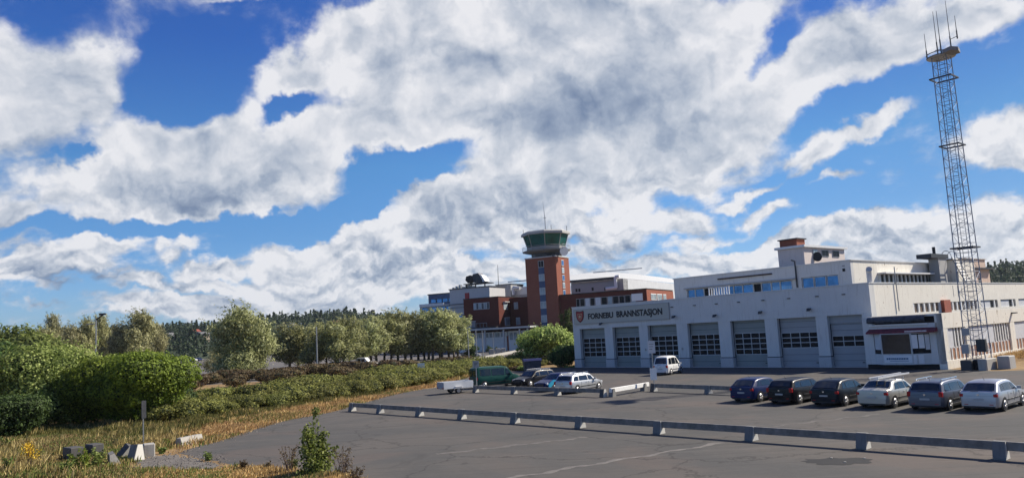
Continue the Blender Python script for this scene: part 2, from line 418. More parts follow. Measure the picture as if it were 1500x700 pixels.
# leaves -------------------------------------------------------------
M['leaf_bright'] = leafmat('bright green leaf', (.03,.055,.006), (.16,.235,.02), (.31,.40,.05), .38)
M['leaf_mid'] = leafmat('mid green leaf', (.035,.06,.012), (.18,.24,.045), (.42,.48,.15), .42)
M['leaf_dark'] = leafmat('dark green leaf', (.015,.03,.008), (.045,.085,.015), (.10,.17,.035), .3)
M['leaf_hedge'] = leafmat('olive hedge leaf', (.03,.04,.012), (.18,.19,.04), (.44,.43,.12), .40)
M['leaf_brown'] = leafmat('bronze shrub leaf', (.04,.028,.014), (.13,.085,.038), (.20,.16,.07), .3)
M['leaf_silver'] = leafmat('silvery willow leaf', (.04,.045,.018), (.34,.36,.14), (.68,.68,.38), .45)
M['leaf_grey'] = leafmat('dry grey olive leaf', (.05,.048,.02), (.31,.30,.13), (.78,.75,.44), .48)
M['leaf_pale'] = leafmat('pale green leaf', (.035,.055,.012), (.25,.33,.07), (.62,.70,.24), .45)
M['straw'] = leafmat('dry straw', (.16,.09,.03), (.48,.31,.12), (.85,.62,.30), .2)
M['straw_red'] = leafmat('reddish dry grass', (.16,.08,.05), (.30,.16,.09), (.42,.27,.15), .15)
M['weed'] = leafmat('weed green', (.05,.08,.015), (.12,.17,.03), (.25,.28,.06), .2)
M['twig'] = simple('dark dry twig', (.09,.055,.045), .9, .3, 10)
M['flower'] = leafmat('yellow flower', (.45,.28,.01), (.75,.50,.02), (.85,.65,.05), .1)
M['forest'] = leafmat('distant forest', (.006,.014,.008), (.022,.040,.018), (.075,.100,.040), .3)
M['core'] = simple('dark inner shade', (.02,.03,.010), .95, .4, 3)  # solid core coloured dark like the shaded inside of a bush

# ------------------------------------------------------------------ leaf clouds (numpy)
def leaf_mesh(name, P, Nn, L, Wd, mat, seed=0, droop=0.0, fold=.25):
    """rhombic leaves at points P, facing roughly Nn; L, Wd arrays or floats"""
    rs = np.random.RandomState(seed); n = len(P)
    L = np.broadcast_to(np.asarray(L, float), (n,)); Wd = np.broadcast_to(np.asarray(Wd, float), (n,))
    nr = Nn + rs.normal(0, .42, (n,3)); nr /= np.linalg.norm(nr, axis=1, keepdims=True) + 1e-9
    a = rs.normal(0, 1, (n,3)); a[:,2] -= droop
    a -= nr * np.sum(a*nr, axis=1, keepdims=True); a /= np.linalg.norm(a, axis=1, keepdims=True) + 1e-9
    c = np.cross(nr, a)
    v = np.empty((n,4,3))
    v[:,0] = P - a*L[:,None]*.5
    v[:,1] = P + c*Wd[:,None]*.5 + nr*(L*fold*.3)[:,None]
    v[:,2] = P + a*L[:,None]*.5
    v[:,3] = P - c*Wd[:,None]*.5 + nr*(L*fold*.3)[:,None]
    me = bpy.data.meshes.new(name)
    me.vertices.add(4*n); me.vertices.foreach_set('co', v.ravel())
    me.loops.add(4*n); me.loops.foreach_set('vertex_index', np.arange(4*n))
    me.polygons.add(n); me.polygons.foreach_set('loop_start', np.arange(n)*4); me.polygons.foreach_set('loop_total', np.full(n,4))
    me.materials.append(mat); me.update(calc_edges=True)
    return me
def lumpy_points(lumps, n, seed, inner=.72, zmin=.05, power=.5):
    """points in the outer shell of a union of ellipsoids; lumps: (cx,cy,cz,rx,ry,rz)"""
    rs = np.random.RandomState(seed); Ls = np.array(lumps, float)
    w = (Ls[:,3]*Ls[:,4]+Ls[:,3]*Ls[:,5]+Ls[:,4]*Ls[:,5]); w /= w.sum()
    outP, outN = [], []; got = 0
    while got < n:
        k = rs.choice(len(Ls), n, p=w)
        d = rs.normal(0,1,(n,3)); d /= np.linalg.norm(d,axis=1,keepdims=True)
        r = inner + (1.06-inner)*rs.rand(n)**power
        wob = 1 + .10*np.sin(d[:,0]*9+k)*np.sin(d[:,1]*8+2*k) + .06*np.sin(d[:,2]*17+k)
        P = Ls[k,:3] + d*Ls[k,3:]*(r*wob)[:,None]
        ok = P[:,2] > zmin
        for i in range(len(Ls)):
            q = (P-Ls[i,:3])/Ls[i,3:]
            ok &= (np.sum(q*q,axis=1) > (inner*.92)**2)
        P = P[ok]; d = d[ok]; outP.append(P); outN.append(d); got += len(P)
    P = np.concatenate(outP)[:n]; Nn = np.concatenate(outN)[:n]
    return P, Nn
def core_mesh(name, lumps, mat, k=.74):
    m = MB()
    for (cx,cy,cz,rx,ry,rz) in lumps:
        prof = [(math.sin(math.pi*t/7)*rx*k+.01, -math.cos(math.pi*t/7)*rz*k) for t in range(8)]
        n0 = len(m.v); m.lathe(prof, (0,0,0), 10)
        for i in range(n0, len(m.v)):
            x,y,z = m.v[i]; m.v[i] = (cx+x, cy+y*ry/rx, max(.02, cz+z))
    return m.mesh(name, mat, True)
def bush_lumps(w, d, h, n, seed):
    r = random.Random(seed); L = [(0,0,h*.48,w*.40,d*.40,h*.50)]
    for i in range(n):
        t = 2*math.pi*i/n + r.uniform(-.3,.3); k = r.uniform(.42,.62)
        rr = r.uniform(.22,.34)
        L.append((math.cos(t)*w*.5*k, math.sin(t)*d*.5*k, h*r.uniform(.30,.72), w*rr, d*rr, h*r.uniform(.24,.30)))
    return L

# ------------------------------------------------------------------ ground
def sheet(name, pts, z, mat, kind='structure', sub=None):
    from mathutils.geometry import tessellate_polygon
    vs = [Vector((p[0], p[1], z)) for p in pts]; fs = []
    for a, c, d in tessellate_polygon([vs]):
        if (vs[c]-vs[a]).cross(vs[d]-vs[a]).z < 0: c, d = d, c
        fs.append((a, c, d))
    me = bpy.data.meshes.new(name); me.from_pydata([tuple(v) for v in vs], [], fs); me.update(); me.materials.append(mat)
    o = link(name, me); o['kind'] = kind
    return o
def ragged(pts, step=.9, amp=.25, seed=1):
    r = random.Random(seed); out = []
    for a, c in zip(pts, pts[1:]+pts[:1]):
        a = Vector(a[:2]); c = Vector(c[:2]); n = max(1, int((c-a).length/step)); n = min(n, 60)
        d = (c-a).normalized(); nn = Vector((-d.y, d.x))
        for i in range(n): out.append(a.lerp(c, i/n) + nn*r.uniform(-amp, amp)*(1 if i else 0))
    return out
def ground_mat(name, stops, scale, fine=30, bump=.5, rough=.95):
    m, q, bs = newmat(name); c = coords(q)
    n_ = q.m('ADD', q.m('MULTIPLY', q.noise(c, scale, 8, .65, .4), .6), q.m('MULTIPLY', q.noise(c, fine, 4, .7), .4))
    q.put(bs.inputs['Base Color'], q.ramp(n_, stops)); bs.inputs['Roughness'].default_value = rough
    bp = q.n('ShaderNodeBump'); bp.inputs['Strength'].default_value = bump; bp.inputs['Distance'].default_value = .05
    q.put(bp.inputs['Height'], q.noise(c, fine*.5, 6, .7)); q.put(bs.inputs['Normal'], bp.outputs[0])
    return m
M['dry_ground'] = ground_mat('dry grass ground', [(.3,(.08,.05,.022)),(.5,(.24,.15,.06)),(.62,(.38,.25,.105)),(.75,(.17,.14,.045))], .35, 6)
M['dirt'] = ground_mat('grey gravelly soil', [(.3,(.07,.062,.052)),(.55,(.15,.135,.12)),(.7,(.22,.20,.17))], 1.2, 14)
M['far_green'] = ground_mat('distant green ground', [(.3,(.02,.035,.012)),(.7,(.05,.07,.025))], .02, 1)
def asphalt_mat(name, base, warm, patchs=.12, lines=True):
    m, q, bs = newmat(name); c = coords(q)
    big = q.noise(c, patchs, 7, .62, .6); mid = q.noise(c, .9, 7, .7, .3); fine = q.noise(c, 26, 3, .8)
    col = q.mix(q.smooth(big, .38, .66), (*base,1), (*warm,1))
    col = q.mix(q.m('MULTIPLY', q.smooth(mid, .45, .75), .4), col, (*[x*1.35 for x in base],1))
    mp = q.n('ShaderNodeMapping'); q.put(mp.inputs[0], c); mp.inputs['Rotation'].default_value = (0,0,R(-45)); mp.inputs['Scale'].default_value = (.12,1.6,1)
    st = q.smooth(q.noise(mp.outputs[0], 1.0, 6, .65), .54, .70)
    col = q.mix(q.m('MULTIPLY', st, .30), col, (*[x*1.7 for x in warm],1))
    dk = q.smooth(q.noise(c, .33, 5, .6, 1.0), .60, .70)
    col = q.mix(q.m('MULTIPLY', dk, .35), col, (*[x*.55 for x in base],1))
    oil = q.smooth(q.noise(c, 1.1, 3, .5), .68, .74)
    col = q.mix(q.m('MULTIPLY', oil, .40), col, (.028,.026,.024,1))
    pk = q.smooth(q.noise(q.v('ADD', c, (31, 17, 0)), .16, 5, .6, .5), .50, .66)
    col = q.mix(q.m('MULTIPLY', pk, .45), col, (warm[0]*1.25, warm[1]*1.08, warm[2]*1.02, 1))
    mpt = q.n('ShaderNodeMapping'); q.put(mpt.inputs[0], c); mpt.inputs['Rotation'].default_value = (0,0,R(-44)); mpt.inputs['Scale'].default_value = (.05,2.6,1)
    ty = q.smooth(q.noise(mpt.outputs[0], 1.0, 4, .6), .56, .66)
    col = q.mix(q.m('MULTIPLY', ty, .28), col, (*[x*.6 for x in base],1))
    mid2 = q.noise(c, 6.0, 5, .75)
    spk = q.m('ADD', .62, q.m('ADD', q.m('MULTIPLY', fine, .40), q.m('MULTIPLY', mid2, .36)))
    hs_ = q.n('ShaderNodeHueSaturation'); q.put(hs_.inputs['Color'], col); q.put(hs_.inputs['Value'], spk)
    colr = hs_.outputs[0]
    # hairline cracks
    vo = q.n('ShaderNodeTexVoronoi', feature='DISTANCE_TO_EDGE')
    wp = q.v('ADD', c, q.v('SCALE', q.noise(c, .5, 6, .7, col=True), sc=2.2)); q.put(vo.inputs['Vector'], wp); vo.inputs['Scale'].default_value = .14
    cr = q.m('SUBTRACT', 1.0, q.smooth(vo.outputs['Distance'], .003, .010))
    colr = q.mix(q.m('MULTIPLY', cr, .45 if lines else 0), colr, (.022,.021,.02,1))
    q.put(bs.inputs['Base Color'], colr); bs.inputs['Roughness'].default_value = .9
    bs.inputs['Specular IOR Level'].default_value = .25
    bp = q.n('ShaderNodeBump'); bp.inputs['Strength'].default_value = .25; bp.inputs['Distance'].default_value = .01
    q.put(bp.inputs['Height'], fine); q.put(bs.inputs['Normal'], bp.outputs[0])
    return m
M['asphalt'] = asphalt_mat('car park asphalt', (.079,.077,.073), (.106,.096,.086))
M['tarmac_far'] = asphalt_mat('old pale tarmac', (.12,.115,.112), (.15,.135,.125), .03, False)
M['patch'] = simple('dark asphalt patch', (.010,.0095,.009), .8, .25, 6)
M['joint'] = simple('pale worn joint', (.150,.138,.124), .9, .3, 3)
M['joint2'] = simple('faint worn joint', (.122,.112,.100), .9, .3, 3)

g = MB().add([(-2500,-300,0),(2500,-300,0),(2500,2600,0),(-2500,2600,0)], [(0,1,2,3)]).build('ground', M['dry_ground']); g['kind'] = 'structure'
ASPH_L = [G(*p) for p in [(634,568),(600,573),(571,579),(528,591),(486,603),(455,609),(423,614.5),(385,625),(348,637),(320,646),(291,653.5),(270,659),(263,664),(290,671),(330,678),(380,686),(408,688),(430,692),(480,698)]]
asph = [(60,60),(45,70),(36.5,52.5),(33,54.5),(31,62),(6,92.5),(2,93),(-5.5,84),(-6.4,76)] + [tuple(p[:2]) for p in ASPH_L] + [(-5.5,25.2),(-3.5,22),(-2,14),(60,14)]
car_park = sheet('car_park', ragged(asph, .8, .13, 3), .004, M['asphalt'])
# tarmac behind the hedge and the road beyond
far = [(-8.5,118),(-16,113),(-28,100),(-40,96),(-60,90),(-110,100),(-260,240),(-300,330),(-120,352),(60,352),(140,300),(60,190),(20,150),(3,128)]
far_tarmac = sheet('far_tarmac', ragged(far, 6, .8, 5), .008, M['tarmac_far'])
road = [G(*p)[:2] for p in [(470,557),(560,545),(640,536),(690,531),(760,518),(800,512),(812,507),(740,507),(690,517),(640,524),(520,538),(430,549)]]
access_road = sheet('access_road', road, .012, asphalt_mat('access road asphalt', (.10,.098,.096), (.13,.12,.112), .1, False))
# pale kerb wall between road and hedge
kb = MB()
k0 = G(686,531); k1 = G(768,513.5); kd = (k1-k0).normalized(); kn = Vector((-kd.y, kd.x, 0))
kb.add([k0, k1, k1+kn*.8, k0+kn*.8, k0+Vector((0,0,.45)), k1+Vector((0,0,.45)), k1+kn*.8+Vector((0,0,.45)), k0+kn*.8+Vector((0,0,.45))],
       [(0,1,5,4),(1,2,6,5),(2,3,7,6),(3,0,4,7),(4,5,6,7)])
tag(kb.build('retaining_kerb', M['concrete']), 'low pale concrete kerb wall along the access road behind the hedge', 'kerb')
dirt = [G(*p)[:2] for p in [(196,676),(225,668),(262,666),(292,673),(322,681),(310,687),(260,688),(205,684)]]
sheet('gravel_patch', ragged(dirt, .6, .25, 9), .010, M['dirt'])
# worn joints and the dark repair patch on the asphalt
def strip(name, a, c, w, z, mat, seed):
    a = Vector(G(*a)); c = Vector(G(*c)); r = random.Random(seed); n = 40
    d = (c-a).normalized(); nn = Vector((-d.y,d.x,0)); vs=[]; fs=[]
    for i in range(n+1):
        p = a.lerp(c,i/n); off_ = .10*math.sin(i*.7)+r.uniform(-.05,.05)
        ww = w*r.uniform(.35,1.3)
        vs += [p+nn*(off_+ww*.5), p+nn*(off_-ww*.5)]
    vs = [(v.x,v.y,z) for v in vs]
    for i in range(n): fs.append((2*i,2*i+1,2*i+3,2*i+2))
    o = MB().add(vs,fs).build(name, mat); o['kind']='structure'
    if o.data.polygons[0].normal.z < 0: o.data.flip_normals()
    return o
strip('worn_joint', (735,702), (1060,648), .30, .008, M['joint'], 4)
strip('worn_joint', (1100,628), (1290,606), .20, .008, M['joint2'], 5)
strip('worn_joint', (640,665), (860,640), .35, .008, M['joint2'], 6)
pc = G(1231,675); r_ = random.Random(3); pts=[]
for i in range(26):
    t=2*math.pi*i/26; rr=r_.uniform(.75,1.2)
    pts.append((pc.x+math.cos(t)*1.05*rr*math.cos(R(-8))-math.sin(t)*.62*rr*math.sin(R(-8)), pc.y+math.cos(t)*1.05*rr*math.sin(R(-8))+math.sin(t)*.62*rr))
sheet('asphalt_patch', pts, .009, M['patch'])
rs_ = random.Random(12)
for q_,lb_ in [((1218,671),'small pale stone at the left of the dark asphalt patch'),((1238,677),'small pale stone at the near edge of the dark asphalt patch'),((1267,671.5),'small pale stone at the right end of the dark asphalt patch')]:
    p_ = G(*q_)
    m_ = MB(); m_.prism([(p_.x+math.cos(i)*.045*rs_.uniform(.6,1.2), p_.y+math.sin(i)*.035) for i in range(6)], .009, .03)
    tag(m_.build('pebble', M['concrete']), lb_, 'stone', 'pale stones on the dark patch')

# ------------------------------------------------------------------ hills
def el_of(x, y): d = ray(x,y); return math.atan2(d.x,d.y), d.z/math.hypot(d.x,d.y)
RIDGE = [(-200,512),(60,500),(200,494),(228,489),(262,487),(300,487),(345,483),(400,474),(440,472),(480,468),(500,465),(520,467),(560,473),(600,476),(640,479),(700,478),(760,470),(900,455),(1200,430),(1400,412),(1448,404),(1470,400),(1500,396),(1600,384),(1800,370)]
RK = [el_of(*p) for p in RIDGE]
def ridge(az):
    if az <= RK[0][0]: return RK[0][1]
    for (a0,e0),(a1,e1) in zip(RK,RK[1:]):
        if a0 <= az <= a1: return e0+(e1-e0)*(az-a0)/(a1-a0)
    return RK[-1][1]
R0, R1 = 372.0, 820.0
def terr(az, r):
    if r <= R0: return .02
    top = CAM_H + ridge(az)*R1
    top = max(top, 4)
    t = min(1,(r-R0)/(R1-R0)); s = t*t*(3-2*t)*.55+t*.45
    return max(.02, top*s)
vs=[]; fs=[]; NA,NR_=150,22
azs=[R(-62)+R(124)*i/(NA-1) for i in range(NA)]; rr_=[R0+(1500-R0)*(j/(NR_-1))**1.2 for j in range(NR_)]
for a in azs:
    for r in rr_:
        z = terr(a,r) if r<=R1 else terr(a,R1)*max(0,1-(r-R1)/900)
        vs.append((math.sin(a)*r, math.cos(a)*r, z-.05+2.0*math.sin(a*40+r*.02)*min(1,(r-R0)/200)))
for i in range(NA-1):
    for j in range(NR_-1):
        fs.append((i*NR_+j,(i+1)*NR_+j,(i+1)*NR_+j+1,i*NR_+j+1))
o = MB().add(vs,fs).build('forest_hill', M['far_green'], smooth=True); o['kind']='structure'
# blue ridge far away on the left
M['blue_hill'] = ground_mat('hazy wooded ridge', [(.3,(.012,.028,.022)),(.7,(.024,.05,.035))], .01, .2)
vs=[]; fs=[]; n=90
for i in range(n):
    a=R(-60)+R(62)*i/(n-1)
    x_=i/(n-1)
    e=(.0145+.006*math.sin(i*.21+1)+.003*math.sin(i*.63)+.0012*math.sin(i*1.9))
    for k,(r,hh) in enumerate([(2300,0),(2800,.6),(3300,1.0),(4200,.2)]):
        vs.append((math.sin(a)*r, math.cos(a)*r, CAM_H+hh*e*r*1.0 - (5 if hh==0 else 0)))
for i in range(n-1):
    for k in range(3): fs.append((i*4+k,(i+1)*4+k,(i+1)*4+k+1,i*4+k+1))
o = MB().add(vs,fs).build('blue_hill', M['blue_hill'], smooth=True); o['kind']='structure'

# far wood on the hill: reads as one mass
rs = np.random.RandomState(5); P=[];Nn=[];LL=[];WW=[]
cnt=0
for _ in range(6500):
    a = R(-44)+R(86)*rs.rand(); r = R0-6+(R1+25-R0)*rs.rand()**.8
    if R(6)<a<R(30) : continue
    h = rs.uniform(4,8.5)*(1.0 if r<600 else 1.15); conif = rs.rand()<.28
    if r < R0+25: h *= .8
    w = h*(.22 if conif else .50); z=terr(a,min(r,R1))
    if conif: h*=1.25
    k = 34; t = rs.rand(k); ang=rs.rand(k)*2*math.pi
    rad = w*((1-t) if conif else np.sqrt(np.clip(1-(2*t-1)**2,0,1)))
    x=math.sin(a)*r; y=math.cos(a)*r
    p=np.stack([x+np.cos(ang)*rad, y+np.sin(ang)*rad, z+t*h+.3],1)
    P.append(p); Nn.append(np.stack([np.cos(ang),np.sin(ang),np.full(k,.5)],1)); LL.append(np.full(k,h*.22)); WW.append(np.full(k,h*.17))
me = leaf_mesh('forest', np.concatenate(P), np.concatenate(Nn), np.concatenate(LL), np.concatenate(WW), M['forest'], 2)
tag(link('forest', me), 'dense dark mixed wood covering the far hillside', 'forest', kind='stuff')
# houses in the wood
M['house_white'] = simple('white house wall', (.75,.74,.72), .8, .05)
M['house_pink'] = simple('pink house wall', (.55,.33,.28), .8, .05)
M['house_tan'] = simple('tan house wall', (.46,.38,.28), .8, .05)
M['roof_red'] = simple('red tile roof', (.28,.07,.045), .9, .2)
M['roof_grey'] = simple('grey tile roof', (.16,.16,.16), .9, .2)
def house(px, py, w, h, wall, roof, label):
    az, el = el_of(px, py); r = 480.0
    while r < 800 and terr(az, r)+9.5 < CAM_H+el*r: r += 4
    z = CAM_H+el*r-h
    t = empty('hillside_house', (math.sin(az)*r, math.cos(az)*r, z), -az+.5, label, 'house', 'houses on the wooded hill')
    w*=.75; h*=.75; hh=h*.6
    MB().box(-w/2,w/2,-3.5,3.5,-3,hh).build('wall', M[wall], t)
    MB().prism([(-4.2,hh),(4.2,hh),(0,h)], -w/2-.4, w/2+.4, 'x').build('roof', M[roof], t)
    for sx in (-.28,.05,.3):
        MB().box(w*sx-.5,w*sx+.5,-3.56,-3.5,hh*.3,hh*.75).build('window', M['dark_glass'], t)
house(517.5,466,11,9,'house_white','roof_grey','white gabled house showing above the row of silvery trees')
house(497,466,12,6,'house_pink','roof_red','red roofed house left of the white gabled house on the hill')
house(541,463,8,5,'house_white','roof_grey','small white house right of the white gabled house on the hill')
house(551,465,8,8,'house_pink','roof_grey','pinkish house at the right end of the hill houses')
house(428.5,470,5,6,'house_white','roof_grey','small white house alone in the wood right of the big willow')
house(285,479,7,6,'house_tan','roof_red','tan house left of the big willow, high on the hill')
house(297,483,8,5,'house_tan','roof_grey','tan house just below and right of the other tan house')
house(249,482,5,9,'house_tan','roof_grey','narrow tan house at the left end of the wood')

# ------------------------------------------------------------------ fire station
ST_O = Vector((6.59, 90.36, 0)); ST_A = R(139.25-90) * -1
FS = empty('fire_station', ST_O, ST_A, 'long white fire station with seven garage doors and a set back upper storey', 'fire station')
W_ = M['white_wall']
part('main_hall', W_, FS, (.05,34.70,.9,38,0,6.2))
o = part('front_wall', W_, FS, (0,35.0,0,.9,4.42,6.92))
# coping of the parapet
part('coping', M['light_metal'], FS, (-.05,35.05,-.06,.35,6.92,7.0))
part('end_wall', W_, FS, (0,.3,.9,38,4.3,6.92))
part('door_lintel', W_, FS, (.9,34.3,-.03,0.0,4.40,4.56))
# bays: (x0,x1,z_top,window rows,cols, z windows bottom, z windows top)
bays = [(1.05,4.95),(6.15,9.95),(11.15,14.95),(16.3,20.0),(21.35,25.05),(26.3,30.05),(31.1,34.15)]
edges = [0.0]+[e for b_ in bays for e in b_]+[35.0]
for i in range(0,16,2):
    x0,x1 = edges[i],edges[i+1]
    part('pillar', W_, FS, (x0,x1,0.0,.9,.98,4.42))
    part('pillar_band', M['dark_metal'], FS, (x0+.01,x1-.01,.02,.9,.90,.98))
    MB().bbox(x0-.05,x1+.05,-.07,.92,0,.90,.03).build('pillar_plinth', M['plinth'], FS)
specs = [(4,4,1.20,3.28),(4,4,1.20,3.26),(4,4,1.20,3.24),(4,4,1.20,3.22),(4,4,1.20,3.20),(3,4,1.72,3.08),(2,3,1.74,2.66)]
for k,((x0,x1),(rows,cols,zb,zt)) in enumerate(zip(bays,specs)):
    top = 4.42 if k<6 else 3.70
    mat = M['door_panel'] if k<5 else M['door_panel_white']
    d = part('garage_door', mat, FS, (x0,x1,.48,.60,.06,zb)); part('upper_panel', mat, d, (x0,x1,.48,.60,zt,top))
    d['label'] = 'lowest and narrowest roller door with two rows of panes' if k==6 else ('door with three rows of panes' if k==5 else ORD[k]+' door from the left with four rows of panes')
    if k==6: part('transom_panel', M['door_panel_white'], FS, (x0,x1,.40,.60,3.72,4.42))
    # section joints
    seams = MB()
    z = .55
    while z < zb-.1: seams.box(x0+.02,x1-.02,.468,.481,z,z+.025); z += .55
    z = zt+.45
    while z < top-.05: seams.box(x0+.02,x1-.02,.468,.481,z,z+.025); z += .5
    seams.build('panel_joint', M['dark_metal'], d)
    part('bottom_seal', M['black'], d, (x0,x1,.46,.60,0.005,.06))
    fr = MB(); rh=(zt-zb)/rows; cw=(x1-x0-.16)/cols
    for r in range(rows+1): fr.box(x0,x1,.455,.56,zb+r*rh-.035,zb+r*rh+.035)
    for c in range(cols+1):
        xx=x0+.08+c*cw
        for r in range(rows): fr.box(xx-.03 if c else x0, xx+.03 if c<cols else x1,.46,.56,zb+r*rh+.035,zb+(r+1)*rh-.035)
    fr.build('glazing_frame', M['door_frame'], d)
    for r in range(rows):
        for c in range(cols):
            a=x0+.08+c*cw
            part('pane', M['dark_glass'], d, (a+.03,a+cw-.03,.50,.53,zb+r*rh+.035,zb+(r+1)*rh-.035))
    part('handle', M['black'], d, (x1-.55,x1-.35,.44,.48,.35,.42))
    # side channels
    part('door_track', M['dark_metal'], FS, (x0-.0,x0+.05,.40,.45,.05,top)); part('door_track', M['dark_metal'], FS, (x1-.05,x1,.40,.45,.05,top))
part('door_threshold', M['plinth'], FS, (.9,34.3,.1,.9,.0,.05))
# sign board with lettering
sb = MB().box(.45,14.2,-.14,-.01,5.02,6.62).build('sign_board', M['sign_board'], FS)
part('sign_trim', M['lichen_grey'], sb, (.40,14.25,-.16,-.0,6.62,6.68),(.40,14.25,-.16,-.0,4.96,5.02),(.38,.45,-.16,0,5.02,6.62),(14.2,14.27,-.16,0,5.02,6.62))
def text(name, s, mat, parent, x, y, z, h, width=None, ext=.015, bold=.01, rot=(R(90),0,0)):
    cu = bpy.data.curves.new(name,'FONT'); cu.body = s; cu.size = h/.72; cu.extrude = ext; cu.offset = bold
    cu.resolution_u = 3
    t = bpy.data.objects.new('tmp', cu); COL.objects.link(t)
    dg = bpy.context.evaluated_depsgraph_get(); dg.update()
    me = bpy.data.meshes.new_from_object(t.evaluated_get(dg))
    bpy.data.objects.remove(t)
    if width:
        xs=[v.co.x for v in me.vertices]; f=width/(max(xs)-min(xs)); mn=min(xs)
        for v in me.vertices: v.co.x=(v.co.x-mn)*f
    me.materials.clear(); me.materials.append(mat)
    o = link(name, me, parent); o.location=(x,y,z); o.rotation_euler=rot
    return o
text('lettering','FORNEBU',M['letter'],sb,2.70,-.158,5.50,.62,3.85,bold=.03)
text('lettering','BRANNSTASJON',M['letter'],sb,7.05,-.158,5.50,.66,6.35,bold=.028)
# shield emblem
def shield(w,h,cx,cz):
    pts=[(-.5,.42),(-.42,.5),(0,.43),(.42,.5),(.5,.42),(.47,-.02),(.36,-.26),(.18,-.42),(0,-.52),(-.18,-.42),(-.36,-.26),(-.47,-.02)]
    return [(cx+x*w, cz+z*h) for x,z in pts]
em = MB().prism(shield(1.28,1.34,1.42,5.83), -.172,-.142,'y').build('emblem', M['letter'], sb)
# (one level up so that its pieces stay sub-parts)
MB().prism(shield(1.12,1.18,1.42,5.83), -.186,-.173,'y').build('emblem', M['red'], sb)
MB().prism(shield(.72,.78,1.42,5.80), -.196,-.187,'y').build('emblem', M['yellow'], sb)
MB().prism(shield(.60,.66,1.42,5.80), -.206,-.197,'y').build('emblem', M['red'], sb)
MB().prism([(1.42+math.cos(a_)*(.25 if i_%2 else .11), 5.83+math.sin(a_)*(.25 if i_%2 else .11)) for i_,a_ in enumerate([2*math.pi*j/16 for j in range(16)])], -.216,-.207,'y').build('emblem', M['yellow'], sb)
# flood lamps and small weep outlets on the front
for x,z in [(4.75,4.86),(14.95,5.15),(19.9,5.0),(24.9,5.05),(29.7,5.05)]:
    l = MB(); l.box(x-.04,x+.04,-.35,0,z+.06,z+.12); l.prism([(-.52,z-.14),(-.28,z-.02),(-.28,z+.14),(-.44,z+.10)], x-.16,x+.16,'x')
    l.build('flood_lamp', M['dark_metal'], FS)
for x in [14.6,17.4,20.0,22.5,25.1,27.7,30.4,32.8]:
    o = MB(); o.box(x-.14,x+.14,-.10,0,6.12,6.20); o.build('weep_outlet', M['dark_metal'], FS)
for x in (10.7,15.5): part('number_plate', M['lichen_grey'], FS, (x-.10,x+.10,-.03,0,1.75,2.0))
# left end strip next to door seven: down pipe and two small dark windows
part('service_box', M['light_metal'], FS, (34.25,34.4,-.10,0,.3,3.9))
for z in (2.45,1.85): part('small_window', M['dark_glass'], FS, (34.52,34.88,-.03,0.0,z,z+.42))
part('notice_strip', M['dark_metal'], FS, (34.6,34.74,-.04,0.0,.55,1.65))

# set back upper storey
UY = 6.2
part('upper_storey', W_, FS, (10.3,30.4,UY+.5,36,6.2,9.42))
def wall_xz(name, mat, parent, x0,x1,z0,z1,y0,y1, holes):
    """wall in the x-z plane with rectangular holes (x0,x1,z0,z1)"""
    xs=sorted({x0,x1,*[h[0] for h in holes],*[h[1] for h in holes]}); zs=sorted({z0,z1,*[h[2] for h in holes],*[h[3] for h in holes]})
    m=MB()
    for a,c in zip(xs,xs[1:]):
        z=None
        for e,f in zip(zs,zs[1:]):
            mx,mz=(a+c)/2,(e+f)/2
            if any(h[0]<mx<h[1] and h[2]<mz<h[3] for h in holes):
                if z is not None: m.box(a,c,y0,y1,z,e); z=None
            elif z is None: z=e
        if z is not None: m.box(a,c,y0,y1,z,z1)
    return m.build(name, mat, parent)
wall_xz('upper_front_wall', W_, FS, 10.3,30.7,6.2,9.42,UY,UY+.5,[(12.0,24.7,6.9,8.12),(25.7,29.4,7.1,8.22)])
part('coping', M['light_metal'], FS, (10.2,30.8,UY-.08,UY+.35,9.42,9.50))
part('coping', M['light_metal'], FS, (30.4,30.8,UY+.36,36,9.42,9.50))
part('window_canopy', M['lichen_grey'], FS, (11.8,25.2,UY-.30,UY,8.14,8.26))
def window(x0,x1,z0,z1,glass,y=UY,fr='door_frame',dep=.16):
    w_ = MB(); f_=.07
    w_.box(x0,x1,y+dep-.04,y+dep+.04,z0,z0+f_); w_.box(x0,x1,y+dep-.04,y+dep+.04,z1-f_,z1)
    w_.box(x0,x0+f_,y+dep-.04,y+dep+.04,z0+f_,z1-f_); w_.box(x1-f_,x1,y+dep-.04,y+dep+.04,z0+f_,z1-f_)
    w = w_.build('window', M[fr], FS)
    part('pane', M[glass], w, (x0+f_,x1-f_,y+dep,y+dep+.03,z0+f_,z1-f_))
    return w
x=12.02
for i,(wd,gl) in enumerate([(1.0,'blue_glass'),(1.15,'blue_glass'),(1.2,'dark_glass'),(1.25,'blue_glass'),(1.3,'blue_glass'),(1.1,'blue_glass'),(1.25,'blue_glass'),(.95,'dark_glass'),(1.1,'blue_glass'),(1.0,'blue_glass'),(1.3,'blue_glass')]):
    window(x,x+wd-.0,6.92,8.1,gl); x+=wd+.0
for a in (25.72,26.96,28.20): window(a,a+1.18,7.12,8.20,'blue_glass')
part('drain_bar', simple('brown gutter',(.07,.045,.04),.8,.2), FS, (16.2,22.6,UY-.16,UY,8.84,8.98))
v = MB(); v.tube((25.25,UY-.12,7.3),(25.25,UY-.12,9.9),.07); v.tube((25.25,UY-.12,9.9),(24.9,UY-.12,10.05),.07); v.build('vent_pipe', M['dark_metal'], FS)
part('wall_vent', M['dark'], FS, (29.9,30.15,UY-.03,UY,8.45,8.72)); part('wall_vent', M['dark'], FS, (29.9,30.15,UY-.03,UY,8.95,9.0))
